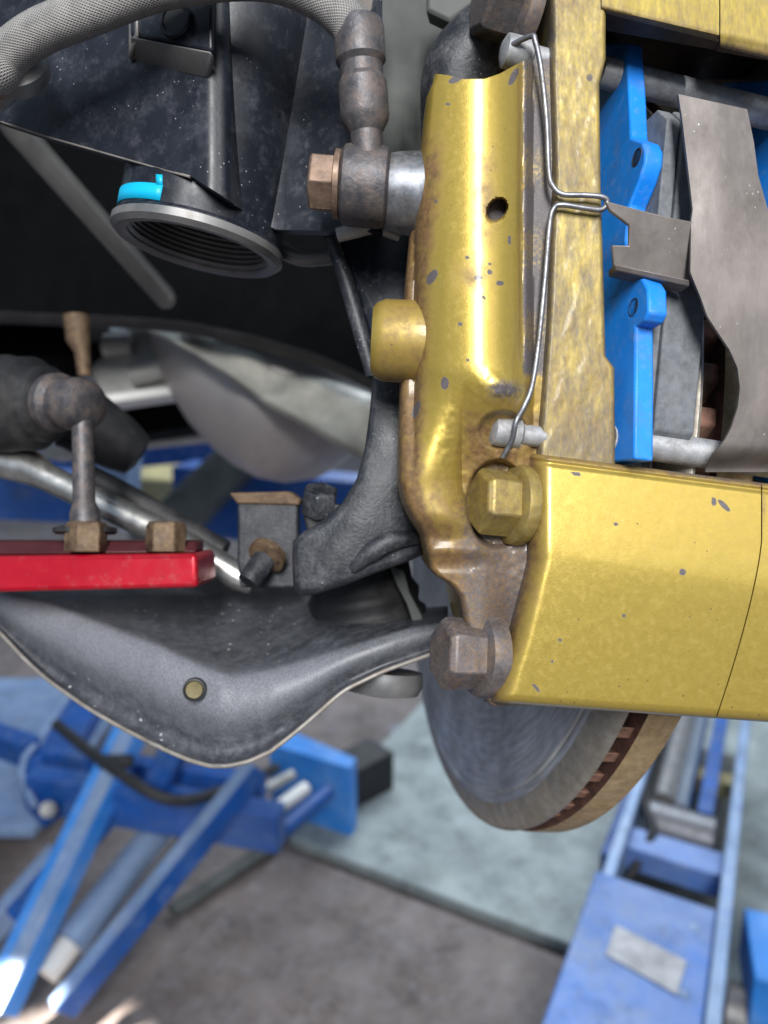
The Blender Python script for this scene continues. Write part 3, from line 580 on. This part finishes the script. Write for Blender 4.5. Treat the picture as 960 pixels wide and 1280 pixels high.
rows = [[P(x, ip(x, BA) + dy, .55) + np.array([0, dd, 0]) for x in U] for dy, dd in ((-9, 0), (-2, -.012), (6, -.006))]
wa.mesh('flange', shell(np.array(rows), .008), 'rubber', wa.root, sharp=60)

# ------------------------------------------------------------------ dust shield and bits at the top
U = np.linspace(455, 700, 16); V = np.linspace(-60, 260, 14); X, Y = np.meshgrid(U, V); D = .262 + .00012 * (X - 480) + .02 * sm(X - (Y * -.6 + 590), 0, 60); g = np.stack([(X - CX) / F * D, D, (CY - Y) / F * D], 2)
one('dust_shield', 'dull grey-green dust shield plate behind the caliper top', 'dust shield', shell(g, .002), 'shield_grey', P(540, 260, .262), sharp=60)
one('guide_lug', 'dark cast lug behind the top of the gold housing', 'lug', MB().tube([P(562, 260, .246), P(564, 160, .243), P(574, 92, .240), P(612, 52, .238), P(646, 42, .240)], [.0085, .0100, .0118, .0120, .009], 28, sub=6), 'black_cast', P(560, 150, .24))
one('line_grommet', 'tan rubber grommet behind the brake hose crimp', 'grommet', MB().lathe(P(440, 30, .24), nrm([-.5, -.8, -.2]), [(.006, 0), (.011, .001), (.013, .004), (.011, .007), (.006, .008)], 30), 'spring_steel', P(440, 45, .24))
one('hub_nut', 'small dust-covered nut at the top beside the rusty bolt', 'nut', MB().hexa(P(565, 8, .25), (-.2, -.95, -.1), .009, .008), 'shield_grey', P(565, 20, .25), bevel=.001)

# ------------------------------------------------------------------ steering knuckle
kn = Thing('steering_knuckle', 'black cast steering knuckle between caliper and control arm', 'knuckle', P(440, 745, .25))
def rounded(poly, dfun, back, inset=6, name=None):
    """polygon plate with rounded front edge: two rings"""
    p = np.array(poly, float); c = p.mean(0); n = len(p); nx = np.roll(p, -1, 0) - np.roll(p, 1, 0); nn = np.stack([nx[:, 1], -nx[:, 0]], 1); nn /= np.linalg.norm(nn, axis=1)[:, None] + 1e-9
    A = sum(p[i][0] * p[(i + 1) % n][1] - p[(i + 1) % n][0] * p[i][1] for i in range(n)); nn = nn if A > 0 else -nn
    m = MB(); rings = []
    for ins, dd in ((0, .005), (inset * .12, .0025), (inset * .4, .0007), (inset, 0)):
        q = p - nn * ins; rings.append([P(x, y, dfun(x, y) + dd) for x, y in q])
    bk = [np.array([v[0], back, v[2]]) for v in rings[0]]
    vs = bk + sum(rings, []); fs = []
    for k in range(4):
        for i in range(n): fs.append((k * n + i, k * n + (i + 1) % n, (k + 1) * n + (i + 1) % n, (k + 1) * n + i))
    fs.append(tuple(range(n))); fs.append(tuple(4 * n + i for i in range(n))[::-1]); return m.add(vs, fs)
up = [(418, 292), (470, 285), (520, 288), (520, 480), (520, 560), (500, 590), (480, 600), (460, 575), (466, 520), (470, 470), (462, 425), (446, 370), (430, 325)]
kn.mesh('upright', rounded(up, lambda x, y: .243 - .00003 * (x - 470), .30, 5), 'black_paint', sharp=45)
lo = [(466, 470), (490, 462), (512, 470), (512, 600), (530, 640), (534, 672), (528, 694), (505, 704), (470, 716), (430, 732), (395, 743), (376, 745), (367, 736), (365, 700), (366, 676), (380, 664), (402, 652), (428, 628), (446, 598), (456, 560), (462, 515)]
kn.mesh('lower_arm', rounded(lo, lambda x, y: .236 - .00001 * (y - 560) + .00004 * abs(x - 470), .285, 9), 'black_cast', sharp=45)
kn.mesh('rib', MB().tube([P(530, 672, .236), P(490, 676, .2335), P(465, 690, .2335), P(440, 712, .235)], [.0015, .0032, .0032, .0015], 16, sub=6), 'black_cast')
kn.mesh('seam_edge', MB().tube([P(412, 292, .243), P(432, 350, .2425), P(452, 420, .2425), P(466, 470, .2425)], [.0022, .0026, .0026, .0022], 12, sub=4), 'black_cast')
one('spreader_bar', 'short grey bar between strut tube and knuckle', 'bar', MB().tube([P(335, 300, .262), P(375, 322, .262), P(430, 318, .262)], .003, 14, sub=4), 'grey_metal', P(380, 330, .262))
one('clip_end', 'pale grey clip end under the banjo fitting', 'clip', MB().tube([P(422, 294, .232), P(445, 288, .231), P(470, 284, .231), P(500, 296, .232)], [.0022, .0024, .0022, .0016], 14, sub=5), 'aluminium', P(440, 296, .232))
pb = Thing('pinch_bolt', 'dark rusty pinch bolt in the notch of the knuckle', 'bolt', P(400, 640, .25))
pb.mesh('head', MB().hexa(P(398, 640, .252), nrm(P(402, 600, .246) - P(398, 640, .252)), .0062, .009, .12), 'black_cast', bevel=.0006)
pb.mesh('clamp', MB().prism([P(378, 640, .251), P(392, 628, .249), P(425, 630, .247), P(430, 650, .248), P(385, 668, .250)], (0, .012, 0)), 'rubber', bevel=.001)

# ball joint
bj = Thing('ball_joint', 'black ridged rubber ball joint boot under the knuckle', 'ball joint', P(455, 800, .27))
ax = nrm(P(455, 720, .300) - P(468, 800, .302)); o_ = P(466, 815, .302)
prof = [(.0255, 0), (.0262, .002), (.0240, .0035), (.0222, .0048), (.0232, .0070), (.0238, .0085), (.0222, .0098), (.0216, .0115), (.0228, .0135), (.0232, .0150), (.0214, .0165), (.0208, .0185), (.0215, .021), (.0218, .023), (.0205, .025), (.0195, .027), (.0195, .036)]
bj.mesh('boot', MB().lathe(o_, ax, [(r * 1.05, h * 1.05) for r, h in prof], 64), 'rubber', sharp=75)
bj.mesh('stud_washer', MB().lathe(P(478, 858, .275), nrm([.1, .1, 1]), [(.008, -.003), (.0135, -.002), (.0150, .0015), (.0145, .006)], 40), 'grey_metal')
bj.mesh('clip_tab', MB().prism([P(487, 708, .275), P(505, 712, .275), P(512, 740, .275), P(528, 770, .275), (P(532, 790, .275)), P(518, 785, .275), P(508, 755, .275), P(495, 730, .275)], (0, .002, 0)), 'shield_grey', bevel=.0005)

# ------------------------------------------------------------------ lower control arm
ca = Thing('control_arm', 'dust-covered black stamped lower control arm with bare metal lip', 'control arm', P(275, 958, .25))
LIP = [(-60, 735), (0, 790), (30, 823), (60, 850), (110, 885), (150, 908), (200, 934), (235, 949), (262, 957), (285, 957), (312, 951), (340, 938), (380, 906), (430, 862), (480, 838), (545, 815), (560, 808)]
TPY = [(-60, 690), (0, 715), (200, 718), (290, 722), (350, 732), (400, 756), (480, 766), (560, 760)]
CRE = [(-60, 722), (0, 738), (60, 752), (120, 775), (200, 805), (260, 833), (290, 841), (340, 834), (400, 818), (460, 800), (515, 784), (560, 776)]
DEP = [(-60, .318), (0, .306), (100, .283), (200, .264), (275, .254), (340, .252), (430, .254), (490, .256), (560, .262)]
S = np.unique(np.r_[np.linspace(-60, 200, 30), np.linspace(200, 345, 34), np.linspace(345, 560, 30)]); rows = []
def srow(fn): return [fn(x) for x in S]
lip = ip(S, LIP); ker = np.ones(3) / 3; lip = np.r_[lip[0], np.convolve(lip, ker, 'valid'), lip[-1]]
cre = ip(S, CRE); tpy = ip(S, TPY); dep = ip(S, DEP)
cre = np.minimum(cre, lip - 6)
prof = [(-1.1, .125), (-.8, .085), (-.5, .050), (-.25, .0275), (-.10, .0165), (-.03, .0112), (.01, .0082), (.05, .0062), (.13, .0046), (.2, .0030), (.28, .0020), (.37, .0014), (.46, .0016), (.56, .0028), (.66, .0048), (.76, .0066), (.84, .0072), (.90, .0058), (.945, .0030), (.98, .0002), (1.0, -.0012)]
g = np.zeros((len(prof), len(S), 3)); lit_band = np.zeros((len(prof), len(S)))
for i, (k, dd) in enumerate(prof):
    for j, x in enumerate(S):
        h_ = lip[j] - cre[j]; y = cre[j] + h_ * k if k >= 0 else cre[j] + (cre[j] - tpy[j]) * k
        sc_ = min(1.0, h_ / 90.) if k >= 0 else 1 - .62 * float(sm(x, 320, 420))
        g[i, j] = P(x, y, dep[j] + (dd * sc_ if k >= 0 else .010 * min(1.0, h_ / 90.) + (dd - .010) * sc_))
        lit_band[i, j] = (.95 * float(sm(k, -.05, .10)) * (1 - float(sm(k, .38, .74))) + .06) * (1 - .55 * float(sm(x, 380, 480)))  # light on the rounded edge painted in, top plate left dark
mb_ = shell(g, .0022); mb_.att['dusty_lit'] = lit_band.ravel()
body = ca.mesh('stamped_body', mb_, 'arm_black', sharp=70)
ca.mesh('lip_edge', MB().tube([P(x, y + .6, d - .0012) for x, y, d in zip(S, lip, dep)], .0008, 10), 'bare_edge')
m = MB().lathe(P(243, 862, .2568), (0.1, -1, .05), [(.0016, .0006), (.0029, .0008), (.0030, .0003), (.0030, -.002)], 24); ca.mesh('drain_plug', m, 'olive'); ca.mesh('drain_rim', MB().lathe(P(243, 862, .2568), (0.1, -1, .05), [(.0030, .0004), (.0033, .0012), (.0039, .0010), (.0041, -.001), (.0030, -.001)], 28, close=True), 'dark_gap')

# ------------------------------------------------------------------ anti-roll bar end and link
rb = Thing('red_bar', 'red anodised flat bar end above the control arm', 'bar', P(120, 742, .28))
rb.mesh('bar', MB().prism([P(-60, 696, .278), P(240, 692, .268), P(246, 694, .268), P(247, 735, .268), P(-60, 742, .278)], (0, .030, 0)), 'red_anodised', bevel=.0028, seg=4)
rb.mesh('top_face', MB().prism([P(-60, 676, .290), P(246, 676, .284), P(246, 690, .278), P(-60, 694, .286)], (0, .012, 0)), 'red_dull', bevel=.001)
for px in (107, 207):
    c0 = P(px, 690, .2795); rb.mesh('nut', MB().hexa(c0, nrm([.02, .05, 1]), .0078 if px < 150 else .0076, .0115, .16, a0=R(12 + px)), 'rust_nut', bevel=.0007)
lk = Thing('drop_link', 'dark brown drop link with ball end, bolted to the red bar', 'drop link', P(105, 665, .285))
lk.mesh('stud', MB().tube([P(107, 655, .287), P(106, 640, .287), P(105, 628, .288), P(104, 560, .291), P(103, 520, .293)], [.0058, .0056, .0042, .0041, .0041], 20), 'old_steel')
lk.mesh('flange', MB().lathe(P(107, 668, .286), (0, .05, 1), [(.0105, 0), (.0118, .001), (.0118, .0025), (.008, .0035)], 32), 'rubber')
lk.mesh('ball_end', MB().lathe(P(70, 503, .300), nrm(P(120, 507, .290) - P(70, 503, .300)), [(.006, -.004), (.0115, -.002), (.0120, .002), (.0095, .004), (.0100, .0055), (.0106, .010), (.0106, .015), (.0094, .0185), (.006, .0205)], 40), 'old_steel')
one('rubber_boot', 'large black rubber boot at the far left behind the drop link', 'boot', MB().lathe(P(-50, 505, .335), nrm(P(90, 505, .32) - P(-50, 505, .335)), [(.018, 0), (.0215, .004), (.0215, .028), (.0205, .032), (.0205, .040), (.0165, .043), (.0165, .048), (.012, .051)], 44), 'rubber', P(0, 560, .33))
one('steering_boot', 'black tapered boot just right of the drop link ball end', 'boot', MB().lathe(P(95, 520, .36), nrm(P(172, 570, .37) - P(95, 520, .36)), [(.0175, 0), (.0165, .004), (.0150, .018), (.0135, .026), (.011, .034), (.005, .036)], 36), 'rubber', P(130, 580, .36))
one('track_rod', 'long bare metal track rod slanting down behind the red bar', 'track rod', MB().tube([P(-60, 540, .345), P(0, 577, .340), P(40, 585, .337), P(60, 597, .335), P(180, 655, .327), P(230, 680, .324), P(300, 722, .318), P(318, 732, .317)], [.0075, .0075, .0080, .0062, .0062, .0062, .0062, .004], 24), 'polished_rod', P(180, 660, .33))
one('rubber_tube', 'black rubber hose lying above the bare track rod', 'hose', MB().tube([P(100, 590, .35), P(150, 615, .348), P(220, 655, .343), P(280, 690, .34)], .0055, 18, sub=4), 'rubber', P(180, 640, .348))
kb = Thing('link_bracket', 'rusty topped dark steel bracket left of the knuckle', 'bracket', P(335, 735, .30))
kb.mesh('plate', MB().prism([P(297, 622, .300), P(372, 622, .298), P(372, 700, .298), P(372, 735, .298), P(300, 735, .300), P(296, 700, .30)], (0, .010, 0)), 'black_cast', bevel=.0012)
kb.mesh('top_edge', MB().prism([P(286, 616, .299), P(362, 614, .297), P(376, 624, .297), P(374, 632, .297), P(296, 630, .299)], (0, .012, 0)), 'rust_nut', bevel=.0008)
kb.mesh('stud', MB().tube([P(310, 728, .286), P(330, 700, .291), P(340, 688, .296)], [.0046, .0048, .0048], 20), 'black_cast')
kb.mesh('nut', MB().lathe(P(332, 697, .291), nrm(P(344, 682, .297) - P(325, 706, .289)), [(.0055, -.001), (.0078, 0), (.0078, .003), (.0065, .004)], 28), 'rust_nut')

# ------------------------------------------------------------------ exhaust and shields behind
a_ = P(190, 360, .68); b_ = P(480, 600, .62); ax = nrm(b_ - a_); k = np.linalg.norm(b_ - a_) / 376.4; 
one('exhaust_silencer', 'dull silver rounded exhaust silencer behind the knuckle', 'silencer', MB().lathe(a_, ax, [(r * k, s_ * k) for s_, r in ((18, 1), (24, 20), (36, 36), (56, 52), (90, 70), (124, 84), (160, 94), (197, 98), (230, 97), (258, 91), (285, 76), (308, 52), (322, 25), (328, 1))], 64), 'muffler', P(330, 590, .65), sharp=80)
def plate(name, label, cat, poly, d, th, mt, bev=.003, dfn=None):
    return one(name, label, cat, MB().prism([P(x, y, dfn(x, y) if dfn else d) for x, y in poly], (0, th, 0)), mt, P(sum(p[0] for p in poly) / len(poly), max(p[1] for p in poly), d), bevel=bev)
U = np.linspace(0, 1, 30); A = np.array([(158, 402), (215, 400), (300, 424), (370, 455), (460, 492), (500, 505)]); B = np.array([(158, 404), (205, 422), (270, 462), (330, 505), (400, 545), (500, 600)])
ta_ = np.linspace(0, 1, len(A)); top_ = np.stack([np.interp(U, ta_, A[:, 0]), np.interp(U, ta_, A[:, 1])], 1); bot_ = np.stack([np.interp(U, ta_, B[:, 0]), np.interp(U, ta_, B[:, 1])], 1)
rows = []
for v_, dd in ((0, .03), (.15, .012), (.4, .0), (.7, -.004), (.9, -.012), (1, -.008)):
    q = top_ * (1 - v_) + bot_ * v_; rows.append([P(x, y, .585 - .00006 * x + dd + .004 * math.sin(x * .09 + v_ * 5)) for x, y in q])
one('heat_shield', 'crumpled pale grey heat shield above the silencer', 'heat shield', shell(np.array(rows), .003), 'heat_shield', P(330, 500, .56), sharp=60)
cm = Thing('crossmember', 'pale cast aluminium crossmember left of the silencer', 'crossmember', P(180, 505, .66))
cm.mesh('web', MB().prism([P(*q, .66) for q in ((112, 412), (200, 408), (225, 440), (240, 488), (180, 495), (128, 500), (112, 470))], (0, .05, 0)), 'aluminium', bevel=.004)
for q0, q1 in (((130, 432), (165, 430)), ((165, 470), (205, 462)), ((195, 455), (235, 475))): cm.mesh('rib', MB().tube([P(*q0, .652), P(*q1, .652)], .010, 14), 'aluminium')
cm.mesh('flange', MB().prism([P(*q, .64) for q in ((128, 492), (175, 486), (236, 480), (240, 490), (180, 498), (132, 505))], (0, .04, 0)), 'white_paint', bevel=.003)
one('rusty_stud', 'rusty brown stud hanging above the drop link ball', 'stud', MB().tube([P(96, 395, .45), P(98, 425, .45), P(103, 440, .45), P(106, 470, .45)], [.008, .007, .0045, .004], 16), 'rust_nut', P(104, 470, .45))
plate('floor_pan', 'black car floor panel behind the drop link', 'floor pan', [(-120, 380), (112, 380), (112, 428), (70, 462), (40, 520), (-120, 520)], .62, .05, 'liner')
plate('underbody_beam', 'black underbody beam below the aluminium crossmember', 'beam', [(120, 500), (262, 495), (300, 520), (290, 535), (250, 532), (130, 548)], .78, .08, 'liner')
plate('sill_strip', 'pale dirty metal strip under the black underbody beam', 'strip', [(40, 560), (120, 540), (270, 528), (300, 545), (150, 560), (60, 575)], .85, .04, 'aluminium')

# ------------------------------------------------------------------ far side of the lift, at ramp height
def W(px, py, d): return np.array(CAM @ Vector(P(px, py, d)))
fl = Thing('lift_ramp', 'dark blue lift ramp seen in the gap behind the drop link', 'lift ramp', W(150, 640, 1.6), world=True)
fl.mesh('edge_beam', MB().beam(W(-60, 590, 2.05), W(420, 545, 1.85), .10, .055), 'lift_blue', bevel=.004)
fl.mesh('strut', MB().beam(W(180, 690, 1.5), W(330, 545, 1.6), .08, .13, up=(0, -1, .2)), 'shield_grey', bevel=.006)
fl.mesh('side_beam', MB().beam(W(230, 620, 1.75), W(640, 660, 1.55), .10, .16), 'lift_blue', bevel=.004)
fl.mesh('toe_plate', MB().beam(W(-60, 610, 1.4), W(125, 622, 1.5), .06, .10), 'lift_blue', bevel=.003)
one('wheel_chock', 'pale blue block beside the drop link stud', 'block', MB().beam(W(128, 590, 1.35), W(168, 596, 1.35), .08, .085), 'lift_pale_blue', tuple(W(150, 620, 1.35)), world=True, bevel=.004)
one('ochre_box', 'ochre yellow box on the far floor behind the drop link', 'box', MB().beam(W(150, 605, 2.3), W(270, 608, 2.3), .3, .10), 'ochre', tuple(W(210, 630, 2.3)), world=True, bevel=.01)

# ------------------------------------------------------------------ scissor lift, left
sl = Thing('scissor_lift', 'dark blue scissor lift with pale worn arms below the control arm', 'scissor lift', G(180, 1150, .0), world=True)
def strip(par, a, b, off, side, wd, mt):
    d_ = nrm(b - a); sd = nrm(np.cross(d_, ez)); u_ = np.cross(sd, d_); sl.mesh('pale_strip', MB().beam(a + u_ * off + sd * side, b + u_ * off + sd * side, wd, .004), mt, par)  # pale strip laid along the top of an arm
a_, b_ = G(78, 1262, .10), G(322, 960, .42); o = sl.mesh('arm', MB().beam(a_, b_, .030, .046), 'lift_blue', bevel=.003); strip(o, a_, b_, .024, 0, .028, 'lift_pale_blue')
a_, b_ = G(-5, 1265, .10), G(180, 880, .45); o = sl.mesh('arm', MB().beam(a_, b_, .06, .05), 'lift_bright_blue', bevel=.004); strip(o, a_, b_, .027, .012, .034, 'lift_pale_blue')
sl.mesh('arm', MB().beam(G(-30, 1185, .08), G(75, 1065, .2), .03, .05), 'lift_pale_blue', bevel=.003)
a_, b_ = G(68, 1205, .10), G(215, 1015, .22); o = sl.mesh('hydraulic_ram', MB().tube([a_ + (b_ - a_) * .12, b_], .033, 32), 'lift_pale_blue'); sl.mesh('end_cap', MB().tube([a_ - (b_ - a_) * .06, a_ + (b_ - a_) * .115], .024, 28), 'white_paint', o)
z = .30
sl.mesh('cross_beam', MB().beam(G(42, 985, z), G(352, 1035, z), .05, .085), 'lift_blue', bevel=.004)
sl.mesh('cross_beam', MB().beam(G(60, 950, z), G(330, 985, z), .04, .06), 'lift_blue', bevel=.004)
o = sl.mesh('cranked_end', MB().prism([G(*q, z) for q in ((22, 955), (45, 940), (70, 900), (100, 855), (135, 862), (110, 905), (80, 950), (70, 1000), (50, 1010), (28, 985))], (0, 0, -.05)), 'lift_blue', bevel=.004)
sl.mesh('bare_edge', MB().tube([G(92, 858, z + .01), G(62, 905, z + .01), G(30, 948, z + .01), G(26, 968, z + .01), G(42, 1005, z + .01)], .008, 10), 'lift_pale_blue', o)
sl.mesh('deck', MB().beam(G(-160, 930, .12), G(120, 930, .12), .75, .03), 'lift_pale_blue', bevel=.004)
o = sl.mesh('box', MB().prism([G(338, 918, .22), G(362, 912, .22), G(446, 948, .22), G(438, 960, .22), G(336, 930, .22)], (0, 0, -.20)), 'lift_bright_blue', bevel=.003)
sl.mesh('bay', MB().beam(G(420, 985, .08), G(476, 955, .08), .1, .12), 'dark_gap', o)
for p0, p1, r_, mt in (((302, 1002), (366, 968), .012, 'aluminium'), ((335, 1020), (382, 985), .016, 'white_paint'), ((345, 1045), (410, 990), .018, 'lift_blue')):
    sl.mesh('lever', MB().tube([G(*p0, .2), G(*p1, .2)], r_, 16), mt)
sl.mesh('pivot_bolt', MB().tube([G(125, 952, .42), G(165, 952, .42)], .014, 16), 'dark_gap')
sl.mesh('arm', MB().beam(G(20, 1150, .16), G(150, 1000, .30), .03, .05), 'lift_blue', bevel=.003)
sl.mesh('arm', MB().beam(G(130, 1180, .10), G(262, 1012, .26), .02, .035), 'grey_metal', bevel=.003)
sl.mesh('arm', MB().beam(G(-60, 905, .30), G(40, 940, .30), .05, .06), 'lift_blue', bevel=.003)
for px_, py_, r_ in ((238, 1052, .018), (118, 1018, .02), (330, 1030, .016), (60, 1012, .016), (205, 1000, .014)):
    c_ = G(px_, py_, .31); sl.mesh('pivot_pin', MB().lathe(c_, nrm(np.array([0, 0, CAMH]) - c_), [(r_ * .3, .006), (r_, .004), (r_, -.05), (r_ * .5, -.05)], 20), 'grey_metal')
sl.mesh('hose', MB().tube([G(70, 905, .45), G(140, 960, .44), (G(215, 1000, .40)), G(290, 985, .36), G(345, 960, .30)], .011, 12, sub=6), 'rubber')
sl.mesh('shadow_strip', MB().beam(G(215, 1140, .02), G(348, 1052, .02), .035, .016), 'shield_grey', bevel=.003)  # dark strip standing for the shadow line along the plate edge
sl.mesh('post', MB().beam(G(196, 985, .33), G(235, 900, .50), .05, .05), 'lift_blue', bevel=.004)

# ------------------------------------------------------------------ jack beam, right
jk = Thing('jack_beam', 'worn pale blue steel jack beam with grey rating plate', 'jack', G(790, 1230, .02), world=True)
z = .30; c0 = G(745, 1087, z); c1 = G(893, 1166, z); wv = abs((c1 - c0).dot(e2)); 
def J(a, b, zz): q = c0 + e1 * a + e2 * b; return np.array([q[0], q[1], zz])
jk.mesh('cover', MB().prism([J(0, 0, z), J(0, wv, z), J(-.8, wv, z), J(-.8, 0, z)], (0, 0, -.22)), 'worn_blue', bevel=.004)
for b0, nm in ((wv + .012, 'side_rail'), (-.004, 'side_rail')):
    jk.mesh(nm, MB().beam(J(-.8, b0, z - .05) if b0 > .05 else J(.004, .02, z - .07), J(.95, b0, z - .05) if b0 > .05 else J(.95, .02, z - .07), .022, .12), 'lift_pale_blue', bevel=.003)
jk.mesh('cross_member', MB().beam(J(.17, .03, z - .06), J(.17, wv, z - .06), .07, .05), 'worn_blue', bevel=.003)
jk.mesh('lower_member', MB().beam(J(.07, .06, z - .12), J(.07, wv - .04, z - .12), .07, .05), 'grey_metal', bevel=.003)
jk.mesh('roller', MB().tube([J(.30, .045, z - .08), J(.30, wv - .02, z - .08)], .045, 28), 'steel_grey', bevel=.002)
jk.mesh('ram_rod', MB().tube([J(.33, wv * .55, z - .05), J(.95, wv * .55, z - .05)], .017, 20), 'chrome')
jk.mesh('ram_guide', MB().beam(J(.33, wv * .78, z - .07), J(.95, wv * .78, z - .07), .03, .06), 'lift_blue')
jk.mesh('tray', MB().prism([J(.01, .03, .06), J(.01, wv, .06), J(.95, wv, .06), J(.95, .03, .06)], (0, 0, -.02)), 'shield_grey')
for k_ in range(5):
    q_ = J(-.06 - .14 * k_, wv - .03, z); jk.mesh('rivet', MB().lathe(q_ - ez * .002, (0, 0, 1), [(.009, 0), (.009, .003), (.005, .006)], 14), 'lift_pale_blue')
jk.mesh('cylinder_body', MB().tube([J(.36, wv * .35, z - .07), J(.95, wv * .35, z - .07)], .03, 24), 'grey_metal')
jk.mesh('cross_member', MB().beam(J(.55, .03, z - .1), J(.55, wv, z - .1), .05, .04), 'ochre', bevel=.003)
jk.mesh('hydraulic_hose', MB().tube([J(.1, wv * .2, z - .09), J(.2, wv * .35, z - .03), J(.3, wv * .2, z - .03), J(.6, wv * .15, z - .06), J(.9, wv * .2, z - .06)], .009, 12, sub=6), 'rubber')
lp = [G(770, 1158, z), G(858, 1203, z), G(846, 1245, z), G(757, 1194, z)]
jk.mesh('rating_plate', MB().prism([q + ez * .0012 for q in lp], (0, 0, .002)), 'sticker')
jk.mesh('arm', MB().beam(G(762, 1090, .12), G(822, 925, .16), .045, .08), 'lift_blue', bevel=.004)
jk.mesh('foot', MB().beam(G(932, 1205, .18), G(1010, 1225, .18), .16, .10), 'lift_bright_blue', bevel=.004)
jk.mesh('wheel', MB().lathe(G(905, 1262, .10), tuple(e2), [(.02, 0), (.05, .003), (.05, .04), (.02, .043)], 32), 'grey_metal')
